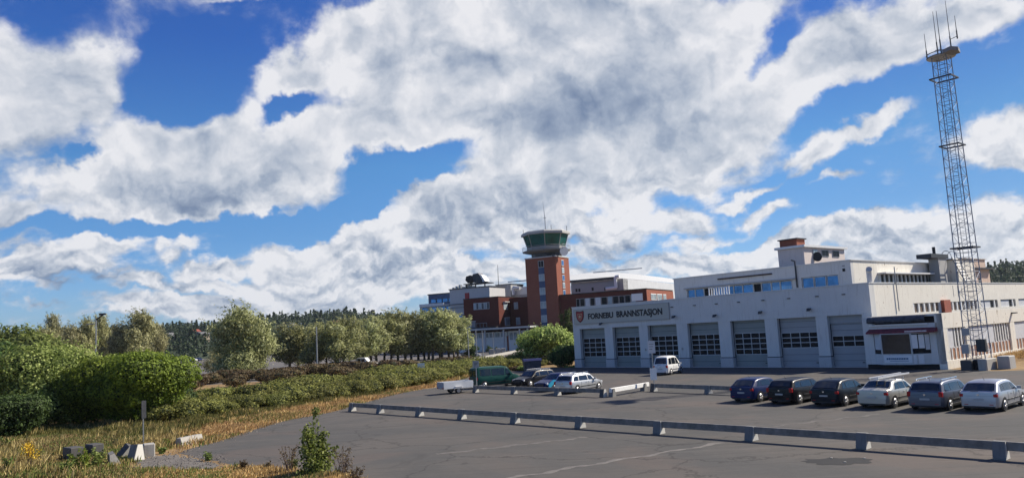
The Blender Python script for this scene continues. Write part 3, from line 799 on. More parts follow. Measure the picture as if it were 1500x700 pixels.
# white slatted balcony rail on the parapet
rb = MB(); rb.box(18.9,21.3,.4,.5,7.72,7.80); rb.box(18.9,21.3,.4,.5,6.95,7.05)
rail = rb.build('balcony_rail', M['white_paint'], FS)
for i in range(9):
    a=18.9+i*.2875; part('baluster', M['white_paint'], rail, (a,a+.1,.42,.48,7.05,7.72))
# penthouse and brick chimney
PY=12.0
part('roof_covering', M['roof_felt'], FS, (.3,34.69,.92,6.18,6.2,6.24)); part('roof_covering', M['roof_felt'], FS, (.3,10.28,6.2,37.9,6.2,6.24)); part('roof_covering', M['roof_felt'], FS, (30.72,34.69,6.2,37.9,6.2,6.24)); part('roof_covering', M['roof_felt'], FS, (10.8,30.3,6.8,35.9,9.42,9.46))
part('penthouse', M['pink_wall'], FS, (20.1,23.1,PY,21.0,9.0,11.75))
part('penthouse_roof', M['white_paint'], FS, (19.85,23.35,PY-.25,21.4,11.75,12.0))
ch = part('chimney', M['brick'], FS, (20.3,22.3,12.2,13.9,12.0,12.72))
part('chimney_cap', M['dark_metal'], ch, (20.15,22.45,12.05,14.05,12.72,12.84))
for y0,y1,z0,z1 in [(13.9,14.75,10.75,11.5),(15.8,17.2,10.9,11.5),(18.2,19.6,10.9,11.5)]:
    w = part('window', M['door_frame'], FS, (23.1,23.16,y0-.06,y1+.06,z0-.06,z1+.06)); gl_=M['pale_glass'] if y0<15 else M['dark_glass']; part('pane', gl_, w, (23.16,23.18,y0,(y0+y1)/2-.04,z0,z1)); part('pane', gl_, w, (23.16,23.18,(y0+y1)/2+.04,y1,z0,z1))
dm = MB(); dm.tube((23.12,14.4,10.75),(23.4,14.2,10.75),.10,.52,20); dm.build('satellite_dish', M['black'], FS)
# sunlit side: upper wall of the main block
SW = M['sunlit_wall']
def wall_yz(name, mat, parent, y0,y1,z0,z1,x0,x1, holes):
    ys=sorted({y0,y1,*[h[0] for h in holes],*[h[1] for h in holes]}); m=MB()
    for a,c in zip(ys,ys[1:]):
        hh=sorted([(h[2],h[3]) for h in holes if h[0]<(a+c)/2<h[1]]); z=z0
        for e,f in hh:
            if e>z: m.box(x0,x1,a,c,z,e)
            z=f
        if z<z1: m.box(x0,x1,a,c,z,z1)
    return m.build(name, mat, parent)
ub=[(8.3,14.55,4.3,5.12),(16.4,24.3,4.3,5.12),(25.0,30.1,4.35,5.15),(31.0,35.9,4.35,5.15),(36.9,42,4.35,5.15)]
wall_yz('side_wall', SW, FS, .9,48,4.0,6.93, 34.7,35.0, ub)
part('coping', M['white_paint'], FS, (34.65,35.06,.36,48,6.93,7.0))
for (y0,y1,z0,z1) in ub[:2]:
    w = part('window', M['wood_panel'], FS, (34.72,34.86,y0,y1,z0,z1)); n=int((y1-y0)/1.05)
    w.data.materials[0] = simple('brown tinted glazing',(.16,.10,.06),.3,.4,2)
    for i in range(n+1):
        a=y0+(y1-y0-.28)*i/n
        part('mullion', M['white_paint'], w, (34.86,34.97,a,a+.30,z0,z1))
for (y0,y1,z0,z1) in ub[2:]:
    w = part('window', M['dark_glass'], FS, (34.72,34.84,y0,y1,z0,z1))
    part('blind', M['board_grey'], w, (34.84,34.90,y0,y0+(y1-y0)*.6,z0,z1-.08))
    part('mullion', M['white_paint'], w, (34.84,34.96,y0+(y1-y0)*.8,y0+(y1-y0)*.8+.35,z0,z1))
part('orange_panel', M['orange_panel'], FS, (35.0,35.30,14.6,16.2,4.12,5.32))
# wall pilasters stains and cracks: slim vertical strips
for y in (18.0,19.2,20.2,21.0): part('drip_fin', M['lichen_grey'], FS, (35.0,35.02,y,y+.07,5.6,6.7))
v = MB(); v.tube((35.12,5.0,4.5),(35.12,5.0,8.35),.045); v.build('pole', M['grey_metal'], FS)
v = MB(); v.tube((34.6,1.2,6.6),(34.6,1.2,8.0),.22,n=12); v.tube((34.6,1.2,8.0),(34.75,.95,8.15),.24,n=12); v.build('vent_pipe', M['plinth'], FS)
# setback storey, sunlit side with clerestory
wall_yz('upper_side_wall', SW, FS, UY+.5,36,6.2,9.42,30.4,30.7+.002,[(12.0,24.2,7.35,8.15)])
part('window_canopy', M['white_paint'], FS, (30.7,31.5,11.6,24.6,8.18,8.32))
cw_ = part('clerestory_window', M['dark_glass'], FS, (30.42,30.6,12.0,24.2,7.35,8.15))
for i in range(13): part('mullion', M['white_paint'], cw_, (30.6,30.71,12.0+i*.98,12.0+i*.98+.22,7.35,8.15))
# chimney stack with dark cap, ladder, roof sheds
st = part('chimney_stack', M['lichen_grey'], FS, (31.0,32.0,23.4,25.6,6.2,9.85))
part('stack_cap', M['dark_metal'], st, (30.6,32.1,21.4,26.0,9.85,10.30))
v = MB(); v.tube((31.3,24.4,10.3),(31.3,24.4,11.15),.16,n=10); v.build('flue', M['black'], st)
part('roof_shed', SW, FS, (28.8,30.4,36.0,37.5,6.2,9.6)); part('roof_shed', SW, FS, (30.4,32.6,26.8,31.8,6.2,9.72))
part('shed_roof', M['dark_metal'], FS, (30.3,32.7,26.6,32.0,9.72,9.80))
ld = MB(); a0=(33.2,26.2,6.9); a1=(32.75,23.2,9.75)
for dy in (0,1.6):
    ld.tube((33.3,26.9+dy,6.9),(32.75,25.0+dy,9.9),.06)
ladder = ld.build('roof_ladder', M['grey_metal'], FS)
for i in range(9):
    t=(i+.5)/9; p=Vector((33.3,26.9,6.9)).lerp(Vector((32.75,25.0,9.9)),t)
    MB().tube(p,p+Vector((0,1.6,0)),.055,n=6).build('rung', M['light_metal'], ladder)
hp = MB()
for dy in (0,1.6):
    q0=Vector((32.75,25.0+dy,9.9)); pr=q0
    for i in range(1,9):
        t=math.pi*i/8; c=Vector((32.75-.5*(1-math.cos(t)), 25.0+dy, 9.9+.75*math.sin(t))); hp.tube(pr,c,.035,n=5); pr=c
hp.build('handrail', M['grey_metal'], ladder)
sh = part('stair_block', M['rust'], FS, (28.5,30.5,32.4,43,6.2,9.0))
part('roof_slab', M['dark_metal'], sh, (28.2,31.0,32.1,43.4,9.0,9.16))
part('upper_box', M['rust'], sh, (28.8,30.3,34.9,42.6,9.16,10.25))
part('roof_slab', M['plinth'], sh, (28.7,30.45,34.8,42.75,10.25,10.36))
part('window', M['dark_glass'], sh, (30.5,30.54,39.0,39.8,7.4,7.9))

# ground floor wing on the sunlit side
part('wing_core', SW, FS, (35.0,40.6,-1.2,48,0,4.05))
part('wing_roof', M['roof_felt'], FS, (35.0,41.0,-1.5,48,4.05,4.10))
part('wing_fascia', SW, FS, (40.6,41.15,-2.1,48,3.02,4.18))
part('wing_sill', SW, FS, (40.6,41.17,-2.1,48,-.05,.62))
cols=[(-2.1,-1.45),(2.35,2.9),(12.55,13.75),(22.6,23.6),(32.5,33.5),(42.5,43.5)]
for a,c in cols: part('pier', SW, FS, (40.6,41.14,a,c,.62,3.02))
for (a0,a1),(b0,b1) in zip(cols,cols[1:]):
    w = part('window', M['dark_glass'], FS, (40.6,40.96,a1,b0,1.58,3.02))
    n=max(4,round((b0-a1)/.82)); stp=(b0-a1)/n
    lp = part('lower_frame', M['plinth'], FS, (40.6,41.00,a1,b0,.62,1.58))
    for i in range(n):
        y=a1+i*stp
        part('wood_panel', M['wood_panel'], lp, (41.00,41.03,y+.10,y+stp-.10,.66,1.47))
        if i: part('fin', M['white_paint'], lp, (41.00,41.08,y-.08,y+.08,.62,1.50))
    span=b0-a1
    boards = [(0,.36)] if span<6 else [(.02,.60)]
    for f0,f1 in boards: part('window_board', M['board_grey'], w, (40.96,41.04,a1+span*f0,a1+span*f1,1.52,2.95))
    k=a1+span*(boards[-1][1])+.3
    while k<b0-.2:
        part('mullion', M['white_paint'], w, (40.96,41.04,k,k+.20,1.58,3.02)); k+=.62
part('wall_lamp', M['dark_metal'], FS, (41.15,41.55,13.2,13.6,3.75,3.85))

# kiosk front between door seven and the corner
for bx_ in [(35.1,35.9,-2.1,.0,.4,4.15),(40.75,41.13,-2.1,-1.2,.4,4.15),(40.12,40.748,-2.1,-1.2,1.202,3.098),(35.9,40.75,-2.1,-1.2,3.1,3.5),(35.9,40.75,-2.1,-1.2,.4,1.2)]: part('kiosk_wall', W_, FS, bx_)
part('kiosk_base_shade', M['dark'], FS, (35.15,41.1,-1.95,-1.2,0,.4))  # near black block stands for the shade under the kiosk
part('kiosk_back', M['dark'], FS, (35.9,40.75,-1.25,-1.2,1.2,3.1)); part('kiosk_back', M['dark'], FS, (35.9,40.75,-1.6,-1.2,3.5,4.0))
part('kiosk_fascia', W_, FS, (35.9,40.75,-1.9,-1.2,4.0,4.15))
tp = MB(); r=random.Random(4)
n=20; vs=[];fs=[]
for i in range(n+1):
    x=35.6+(40.0-35.6)*i/n
    sag=.10*math.sin(i/n*math.pi)
    for k,(yy,zz) in enumerate([(-2.0,4.14),(-2.38,4.0-sag+r.uniform(-.05,.05)),(-2.42,3.72-sag+r.uniform(-.06,.06)),(-2.14,3.60)]): vs.append((x,yy,zz))
for i in range(n):
    for k in range(3): fs.append((i*4+k,(i+1)*4+k,(i+1)*4+k+1,i*4+k+1))
tp.add(vs,fs).build('tarpaulin', M['tarp'], FS, True)
part('gutter', M['white_paint'], FS, (35.7,40.1,-2.25,-2.1,3.40,3.50))
aw = MB(); aw.prism([(-2.1,3.16),(-2.1,2.86),(-2.75,2.80),(-2.75,2.92)], 35.6,40.75,'x'); aw.build('awning', M['awning'], FS)
part('awning_trim', simple('pale awning canvas',(.6,.5,.5),.7,.3,5), FS, (38.6,40.2,-2.79,-2.75,2.86,2.98))
# bay window
bx=[(35.95,-2.1),(36.75,-2.75),(39.0,-2.75),(40.1,-2.1)]
bay = MB(); bay.prism(bx,.4,1.22,'z'); bay.build('bay_sill_wall', W_, FS)
MB().prism([(35.95,-2.1),(36.75,-2.75),(39.0,-2.75),(40.1,-2.1)],2.74,2.795,'z').build('bay_head', M['door_frame'], FS)
def pane_between(nm,mat,par,p,q,z0,z1,th=.04,i0=0,i1=1):
    p=Vector((*p,0));q=Vector((*q,0)); d=(q-p); n_=Vector((-d.y,d.x,0)).normalized()*th; a=p+d*i0; c=p+d*i1
    return MB().add([(a.x,a.y,z0),(c.x,c.y,z0),(c.x+n_.x,c.y+n_.y,z0),(a.x+n_.x,a.y+n_.y,z0),(a.x,a.y,z1),(c.x,c.y,z1),(c.x+n_.x,c.y+n_.y,z1),(a.x+n_.x,a.y+n_.y,z1)],
       [(0,3,2,1),(4,5,6,7),(0,1,5,4),(1,2,6,5),(2,3,7,6),(3,0,4,7)]).build(nm,mat,par)
M['shop_glass']=glassmat('shop window glass',(.022,.026,.034),.12)
bw = pane_between('bay_window',M['shop_glass'],FS,bx[1],bx[2],1.22,2.74)
pane_between('side_pane',M['board_grey'],bw,bx[0],bx[1],1.55,2.74)
pane_between('side_pane',M['dark_glass'],bw,bx[0],bx[1],1.22,1.55)
pane_between('side_pane',M['dark_glass'],bw,bx[2],bx[3],1.22,2.74)
pane_between('white_blind',M['blind'],bw,(39.0,-2.79),(40.1,-2.14),1.62,2.66,.03,.04,.36)
pane_between('white_blind',M['blind'],bw,(39.0,-2.79),(40.1,-2.14),1.62,2.66,.03,.42,.72)
pane_between('grey_board',M['board_grey'],bw,(39.0,-2.79),(40.1,-2.14),1.5,2.66,.03,.76,1.0)
for p in bx[1:3]: MB().box(p[0]-.05,p[0]+.05,p[1]-.05,p[1]+.05,1.22,2.74).build('bay_post', M['door_frame'], bw)
ks = part('kiosk_sign', M['blind'], FS, (36.85,38.95,-2.79,-2.752,.55,1.10))
M['sign_blue']=simple('faded blue print',(.04,.12,.22),.7,.1)
# the print cannot be read in the photograph: only its rows of strokes are built
r=random.Random(2); m_=MB(); x=37.05
while x<38.7:
    w=r.uniform(.06,.12); m_.box(x,x+w,-2.80,-2.791,.80,.93); x+=w+.035
m_.box(37.3,38.7,-2.80,-2.791,.68,.71); m_.build('print_strokes',M['sign_blue'],ks)
pane_between('white_panel',M['blind'],FS,(39.02,-2.80),(40.12,-2.15),.45,1.12,.02,.05,.2)
pane_between('white_panel',M['blind'],FS,(39.02,-2.80),(40.12,-2.15),.45,1.12,.02,.3,.6)

# ------------------------------------------------------------------ lattice mast
MA = empty('lattice_mast', (33.35,56.3,0), ST_A, 'tall grey blue lattice mast with antenna ring beside the cream side wall', 'radio mast')
MH=23.4; b0,b1=.62,.50
def leg(h,sx,sy):
    t=h/MH; w=b0+(b1-b0)*t; return Vector((sx*w,sy*w,h))
for sx,sy in ((-1,-1),(1,-1),(1,1),(-1,1)):
    MB().tube(leg(.5,sx,sy),leg(MH,sx,sy),.034,n=6).build('leg',M['mast_blue'],MA)
cs=[(-1,-1),(1,-1),(1,1),(-1,1)]
NL=32
for i in range(NL+1):
    h=.7+(MH-.7)*i/NL; rg=MB()
    for k in range(4): rg.tube(leg(h,*cs[k]),leg(h,*cs[(k+1)%4]),.015,n=5)
    rg.build('rung_frame',M['mast_blue'],MA)
    if i<NL:
        h2=.7+(MH-.7)*(i+1)/NL
        for k in range(4):
            a,c=(k,(k+1)%4) if (i+k)%2 else ((k+1)%4,k)
            MB().tube(leg(h,*cs[a]),leg(h2,*cs[c]),.013,n=5).build('cross_brace',M['mast_blue'],MA)
# inner ladder
il=MB(); il.tube((-.18,0,.6),(-.18,0,MH),.02,n=5); il.tube((.18,0,.6),(.18,0,MH),.02,n=5)
for i in range(70): il.tube((-.18,0,.8+i*.32),(.18,0,.8+i*.32),.014,n=4)
il.build('climbing_ladder',M['mast_blue'],MA)
for z,w in ((8.8,.78),(16.5,.70),(21.7,.78)):
    part('collar',M['dark_metal'],MA,(-w,w,-w,-w+.08,z,z+.10),(-w,w,w-.08,w,z,z+.10),(-w,-w+.08,-w+.08,w-.08,z,z+.10),(w-.08,w,-w+.08,w-.08,z,z+.10))
# top ring
pf=MB(); 
for i in range(24):
    t0=2*math.pi*i/24;t1=2*math.pi*(i+1)/24
    for rr,zz in ((.98,23.45),(.98,23.70),(.55,23.45)):
        pf.tube((rr*math.cos(t0),rr*math.sin(t0),zz),(rr*math.cos(t1),rr*math.sin(t1),zz),.035,n=5)
for i in range(8):
    t=math.pi*i/4; pf.tube((.5*math.cos(t),.5*math.sin(t),23.45),(.98*math.cos(t),.98*math.sin(t),23.45),.03,n=5)
pf.build('ring_platform',M['dark_metal'],MA)
MB().prism([(.98*math.cos(2*math.pi*i/24),.98*math.sin(2*math.pi*i/24)) for i in range(24)],23.40,23.43).build('platform_plate',M['grey_metal'],MA)
ab=MB(); ab.prism([(.45,-1.0),(1.15,-1.35),(1.45,-.7),(1.3,.1),(.75,.15)],23.38,23.66); ab.build('antenna_box',simple('grey antenna housing',(.20,.20,.205),.7,.15,4),MA)
for (x,y,z0,z1) in [(-.95,-.1,23.5,25.6),(-.35,.45,23.5,27.3),(.15,-.3,23.5,27.0),(.55,.65,23.5,27.9),(1.15,.35,24.6,26.4)]:
    t_=MB(); t_.tube((x,y,z0),(x,y,z0+(z1-z0)*.35),.05,.045,n=6); t_.tube((x,y,z0+(z1-z0)*.35),(x,y,z1),.028,.015,n=6); t_.build('whip_antenna',M['dark_metal'],MA)
t_=MB(); t_.tube((.55,.65,24.8),(1.15,.35,24.8),.025,n=5); t_.tube((-.5,.4,24.2),(-.1,.4,24.2),.02,n=5); t_.build('antenna_arm',M['dark_metal'],MA)
part('cable_cabinet',M['lichen_grey'],MA,(-.75,-.25,-1.0,-.66,1.2,1.85)); part('cable_cabinet',M['dark_metal'],MA,(.25,.85,-1.0,-.66,1.3,2.2))
part('white_cabinet',M['lichen_grey'],MA,(-.62,-.1,-.92,-.66,2.5,3.0))
def conc(name,x0,x1,y0,y1,z1,mat,lab):
    o=MB().bbox(x0,x1,y0,y1,0,z1,.05).build(name,M[mat]); o.location=(33.35,56.3,0); o.rotation_euler=(0,0,ST_A); tag(o,lab,'concrete block'); return o
conc('footing_block',-.95,-.2,-1.0,1.0,.72,'concrete_dark','dark concrete footing under the left legs of the lattice mast')
conc('footing_block',.25,.85,-1.15,.9,.80,'concrete','pale concrete footing under the right legs of the lattice mast')
conc('footing_block',1.0,1.8,.4,1.7,.9,'lichen_grey','stained concrete block standing right of the lattice mast foot')
MB().box(-.18,.22,-.6,.6,0,.75).build('mast_foot',M['dark'],MA)
# grass bank along the wing
M['bank']=M['dry_ground']
bk=[]; 
for i in range(30):
    y=3+i*1.7
    for (dx,z) in ((0,.42 if y>8 else .18),(1.6,.38 if y>8 else .1),(4.5,.15),(6.0,.0)): bk.append((41.15+dx,y,z*min(1,max(0,(y-3)/5))+.004))
fs=[(i*4+k,i*4+k+1,(i+1)*4+k+1,(i+1)*4+k) for i in range(29) for k in range(3)]
o=MB().add(bk,fs).build('grass_bank',M['dry_ground'],smooth=True); o.location=ST_O; o.rotation_euler=(0,0,ST_A); o['kind']='structure'

# ------------------------------------------------------------------ airport terminal and control tower
T_O = Vector((10.63, 190.0, 0)); T_A = R(90-118)
def bld(name, label, cat='building', group=None): return empty(name, T_O, T_A, label, cat, group)
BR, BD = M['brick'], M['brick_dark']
CT = bld('control_tower', 'tall red brick airport control tower with green glazed cab', 'control tower')
part('shaft', BR, CT, (-8.6,0,0,7.9,0,22.6))
part('coping', M['plinth'], CT, (-8.75,.15,-.15,8.05,22.6,22.85))
# vertical window strip, shaded face: windows alternate with blue panels
def facewin(par, x0,x1,z0,z1, glass='pale_glass', y=0.0, frame='door_frame', d=.10):
    w = part('window', M[frame], par, (x0,x1,y-d,y,z0,z1))
    part('pane', M[glass], w, (x0+.12,(x0+x1)/2-.05,y-d-.03,y-d,z0+.12,z1-.12)); part('pane', M[glass], w, ((x0+x1)/2+.05,x1-.12,y-d-.03,y-d,z0+.12,z1-.12))
    return w
def sidewin(par, y0,y1,z0,z1, x, glass='pale_glass', frame='white_paint', d=.10):
    w = part('window', M[frame], par, (x,x+d,y0,y1,z0,z1))
    part('pane', M[glass], w, (x+d,x+d+.03,y0+.12,y1-.12,z0+.15,z1-.15))
    return w
for k in range(6):
    zt = 21.9-3.42*k
    facewin(CT,-4.95,-3.35,zt-1.75,zt,'pale_glass' if k else 'dark_glass')
    if k<5: part('spandrel', M['blue_panel'], CT, (-4.95,-3.35,-.06,0,zt-3.42,zt-1.75))
for k in range(9):
    zt = 21.9-1.9*k
    if zt>3: sidewin(CT,3.1,4.5,zt-1.5,zt,0,'pale_glass' if k%2 else 'blue_glass', frame='board_grey')
    part('spandrel', M['brick_dark'], CT, (0,.06,3.1,4.5,zt-1.9,zt-1.5))
CX,CY = -4.3,3.9
M['collar']=painted_wall('grey collar concrete',(.20,.20,.195),(.1,.1,.09),.6,1)
MB().lathe([(3.9,22.85),(3.9,24.3)],(CX,CY,0),8,.5).build('cab_base', M['dark_metal'], CT)
MB().lathe([(4.4,23.9),(6.1,24.3),(6.2,24.7),(5.5,24.75)],(CX,CY,0),8,.5).build('balcony', M['collar'], CT)
MB().lathe([(4.9,24.75),(5.1,25.55),(4.7,25.6)],(CX,CY,0),8,.5).build('cab_wall', M['lichen_grey'], CT)
MB().lathe([(4.55,25.5),(5.5,28.35)],(CX,CY,0),8,.5).build('cab_interior', M['dark'], CT)
cab = MB().lathe([(5.45,28.5),(6.35,28.55),(6.35,29.1),(5.9,29.45),(.6,29.7)],(CX,CY,0),8,.5).build('cab_roof', M['lichen_grey'], CT)
def cp(k,r,z): t=2*math.pi*(k+.5)/8; return Vector((CX+r*math.cos(t),CY+r*math.sin(t),z))
for k in range(8):
    a,c_=cp(k,4.85,25.6),cp(k+1,4.85,25.6); a2,c2=cp(k,5.75,28.5),cp(k+1,5.75,28.5)
    MB().add([a,c_,c2,a2,a*.0+(a+(Vector((CX,CY,25.6))-a)*.02),c_+(Vector((CX,CY,25.6))-c_)*.02,c2+(Vector((CX,CY,28.5))-c2)*.02,a2+(Vector((CX,CY,28.5))-a2)*.02],[(0,1,2,3),(7,6,5,4),(0,4,5,1),(1,5,6,2),(2,6,7,3),(3,7,4,0)]).build('cab_pane', M['teal_glass'], CT)
    MB().tube(a,a2,.12,n=6).build('cab_mullion', M['grey_metal'], CT)
    h0,h1=cp(k,6.1,25.7),cp(k+1,6.1,25.7)
    rl=MB(); rl.tube(h0,h1,.05,n=5); rl.tube(cp(k,6.1,24.7),h0,.05,n=5); rl.tube(cp(k,6.1,25.2),cp(k+1,6.1,25.2),.03,n=4); rl.build('railing', M['grey_metal'], CT)
m=MB(); m.tube((CX+.1,CY,29.5),(CX+.1,CY,33.5),.13,.10,n=6); m.tube((CX+.1,CY,33.5),(CX-.2,CY,37.6),.09,.03,n=6); m.tube((CX-.3,CY,33.2),(CX+.5,CY,33.2),.08,n=5); m.build('antenna', M['grey_metal'], CT)
for dx,dy in ((-5.6,-1.5),(5.6,1.0),(3.6,-4),(-3.5,4)): MB().tube((CX+dx,CY+dy,29.0),(CX+dx,CY+dy,30.6),.06,n=5).build('roof_rod', M['dark_metal'], CT)
dr=MB(); dr.tube((CX+5.3,CY-1.6,23.9),(CX+5.9,CY-2.1,23.9),1.0,1.15,n=20); dr.build('radar_dish', M['light_metal'], CT)
dr=MB(); dr.tube((CX+4.2,CY-3.2,23.3),(CX+4.6,CY-3.6,23.3),.5,n=14); dr.tube((CX+3.5,CY-3.6,23.0),(CX+3.9,CY-4.0,23.0),.45,n=14); dr.build('link_dish', M['dark_metal'], CT)

LW = bld('brick_wing', 'low red brick wing left of the control tower')
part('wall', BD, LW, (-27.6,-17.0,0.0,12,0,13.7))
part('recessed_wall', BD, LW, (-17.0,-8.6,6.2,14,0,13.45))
part('pilaster', BR, LW, (-11.0,-10.4,5.9,6.2,0,13.4))
part('coping', M['dark_metal'], LW, (-27.7,-16.9,-.1,12,13.7,13.85))
x=-24.5
for i in range(6): facewin(LW,x,x+.78,10.75,12.5,'pale_glass' if i%2==0 else 'dark_glass'); x+=.80
sidewin(LW,2.6,4.8,10.4,12.2,-17.0); sidewin(LW,2.9,5.6,6.2,8.4,-17.0)
part('door_hood', M['plinth'], LW, (-17.0,-16.4,2.4,5.0,12.3,12.5))
facewin(LW,-15.8,-14.6,10.4,12.2,'pale_glass',6.2); facewin(LW,-15.4,-14.2,6.3,8.2,'pale_glass',6.2)

PR = bld('plant_room', 'pale rendered plant room block with radar scanner on its roof')
part('wall', M['plinth'], PR, (-38.3,-25.3,10,19,10,17.2))
part('roof_edge', M['dark_metal'], PR, (-38.5,-25.1,9.8,19.2,17.2,17.45))
part('door', M['red'], PR, (-33.2,-31.8,9.9,10,13.6,16.0))
for i in range(7): part('roof_vent', M['grey_metal'], PR, (-38+i*1.1,-37.4+i*1.1,11,12,17.45,17.9+.3*(i%3)))
part('gallery_rail', M['dark_metal'], PR, (-38.3,-33,9.3,9.5,12.9,13.1)); part('gallery_rail', M['dark_metal'], PR, (-38.3,-33,9.3,9.5,12.0,12.1))
RD = bld('radar_scanner', 'dark boxy radar scanner on a steel platform above the pale plant room', 'radar')
part('platform', M['dark_metal'], RD, (-33.6,-26.0,10,14,18.3,18.55))
for x_ in (-33,-30,-27): part('support', M['dark_metal'], RD, (x_,x_+.25,10.3,10.6,17.45,18.3))
MB().prism([(-32.9,20.6),(-31.6,20.9),(-30.8,20.4),(-30.6,19.2),(-32.4,18.7),(-33.2,19.6)],10.5,12.5,'y').build('drum', M['dark'], RD)
MB().prism([(-30.8,21.1),(-29.0,21.3),(-27.8,19.2),(-28.4,18.6),(-30.6,18.7)],10.6,13,'y').build('scanner_head', M['dark_metal'], RD)
MB().prism([(-28.9,21.0),(-28.0,20.6),(-26.9,18.9),(-27.7,18.7)],10.7,13.2,'y').build('side_plate', M['light_metal'], RD)
MB().tube((-23.4,12,17.4),(-23.4,12,23.2),.10,.04,n=5).build('pole', M['dark_metal'], tag(bld('thin_pole','slim upright aerial pole right of the radar scanner','antenna')))

BO = bld('blue_office_building', 'dark blue glazed office block at the far left of the terminal')
part('body', M['blue_panel'], BO, (-55.9,-46,25,40,0,17.2))
part('roof_edge', M['dark_metal'], BO, (-56.1,-45.8,24.8,40,17.2,17.5))
for r in range(3):
    z=15.9-2.6*r
    for i in range(4):
        x_=-54.9+i*2.15
        w=part('window',M['dark_metal'],BO,(x_,x_+1.95,24.9,25,z-1.3,z)); part('pane',M['blue_glass'],w,(x_+.12,x_+1.83,24.87,24.9,z-1.18,z-.12))
LB = bld('white_band_block', 'lower office block with white bands and blue windows below the plant room')
part('body', M['lichen_grey'], LB, (-51.5,-27.7,14,24.5,0,13.6))
for z in (13.2,10.4,7.8): part('white_band', M['light_metal'], LB, (-51.6,-43,13.85,14,z,z+.8))
for r in range(3):
    for i in range(8):
        x_=-50.8+i*2.9; z=10.0+1.4-2.6*r+.0
        w=part('window',M['dark_metal'],LB,(x_,x_+2.6,13.88,14,z,z+1.5)); part('pane',M['blue_glass'],w,(x_+.1,x_+2.5,13.84,13.88,z+.1,z+1.4))
GB = bld('grey_roof_block', 'grey metal roof block between the plant room and the control tower')
part('wall', M['lichen_grey'], GB, (-31.6,-26.6,25,33,10,18.4),(-26.6,-14,26,33,10,16.2))
part('roof_edge', M['dark_metal'], GB, (-31.8,-26.4,24.8,33,18.4,18.6))
part('white_wall', M['light_metal'], GB, (-26.6,-12,25.9,26,15.2,17.4))
part('roof_beam', M['grey_metal'], GB, (-27.5,-13,25.0,25.6,19.0,19.25))
v=MB(); v.tube((-25.8,25.0,15.2),(-25.8,25.0,17.4),.5,n=10); v.tube((-25.8,25,17.4),(-23.6,25,17.0),.5,n=10); v.build('duct', M['light_metal'], GB)
RW = bld('brick_wing', 'dark brick wing with a row of windows behind the fire station sign')
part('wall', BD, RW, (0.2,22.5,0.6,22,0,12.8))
part('sunny_wall', BR, RW, (22.5,22.62,0.6,22.2,0,12.7))  # sunlight on the wing's end painted as a brighter brick
part('roof_edge', M['dark'], RW, (0.1,22.7,.4,22,12.8,13.0))
x=4.6; i=0
for wd,gl in [(.9,'dark_glass'),(1.2,'dark_glass'),(1.3,'board_grey'),(1.1,'dark_glass'),(1.5,'board_grey'),(1.5,'dark_glass'),(1.2,'pale_glass'),(1.5,'dark_glass'),(1.3,'dark_glass'),(1.4,'dark_glass'),(1.1,'pale_glass')]:
    w=part('window', M['lichen_grey'], RW, (x,x+wd,.5,.6,9.7,11.7)); part('pane',M[gl],w,(x+.1,x+wd-.1,.46,.5,9.8,11.6)); x+=wd+.12
part('white_board', M['blind'], RW, (18.9,21.6,.45,.6,10.2,11.9))
for y0,y1 in ((3.4,7.6),(8.2,12.2),(13.2,15.6)): sidewin(RW,y0,y1,10.3,11.8,22.62)
EH = bld('exhibition_hall', 'huge pale hall with shallow curved roof behind the brick wing', 'hall')
part('grey_wall', M['lichen_grey'], EH, (-9.6,6.3,30.2,34,0,17.6),(-9.6,5.2,30,30.2,0,16.9))
part('white_wall', M['light_metal'], EH, (6.2,6.3,30.2,122,0,17.7))
part('eaves', M['dark_metal'], EH, (-9.8,4.6,29.4,30.0,17.6,18.3))
vs=[];fs=[];n=26
for j,f in enumerate(np.linspace(0,1,9)):
    for i in range(n+1):
        t=i/n; y=30+ t*92
        x=6.35-f*34
        z=17.6+.5*t + 6.6*math.sin(f*math.pi/2)*(.22+.78*min(1,t*1.6))
        vs.append((x,y,z))
for j in range(8):
    for i in range(n): a=j*(n+1)+i; fs.append((a,a+1,a+n+2,a+n+1))
MB().add(vs,fs).build('curved_roof', M['hall_roof'], EH, True)
v=MB(); v.tube((4.4,29.3,15.2),(4.4,29.3,18.2),.45,n=12); v.tube((4.4,29.3,18.2),(5.6,29.3,18.3),.45,n=12); v.tube((4.6,29.3,15.2),(1.6,28.4,15.0),.45,n=12); v.build('vent_duct', M['white_paint'], EH)
MB().tube((1.6,28.4,15.0),(1.3,28.3,15.0),.5,n=12).build('duct_mouth', M['dark'], EH)
for x_ in (-8.2,-7.3,-3.2): part('wall_opening', M['dark'], EH, (x_,x_+.6,29.95,30,14.9,15.8))
part('roof_edge_beam', M['grey_metal'], EH, (-13.8,2.7,58,58.4,22.0,22.3))

CN = bld('canopy', 'long flat grey entrance canopy in front of the terminal', 'canopy')
part('roof', M['plinth'], CN, (-24,-3.4,-9.5,-5,5.35,5.75))
part('soffit', M['dark_metal'], CN, (-23.8,-3.6,-9.3,-5.1,5.2,5.35))
for x_ in (-22,-16.5,-11.2,-6.8,-4.6): part('column', M['plinth'], CN, (x_,x_+.35,-9.0,-8.65,0,5.2))
WB = bld('white_pavilion', 'low white building with small windows under the canopy')
part('wall', M['white_paint'], WB, (-26,-11.6,-6,-1,0,4.7))  # brighter white stands in for sunlight on this wall
for i in range(8):
    x_=-24.6+i*1.6; facewin(WB,x_,x_+1.2,3.4,4.5,'pale_glass',-6)
WB2 = bld('white_pavilion', 'narrow white building with tall windows right of the longer white one')
part('wall', M['white_paint'], WB2, (-11.0,-8.3,-6.5,-1,0,4.75)); part('brick_wall', BR, WB2, (-11.6,-11.0,-6.4,-1,0,3.6))
for x_ in (-10.7,-9.5): facewin(WB2,x_,x_+.95,2.6,4.4,'pale_glass',-6.5)
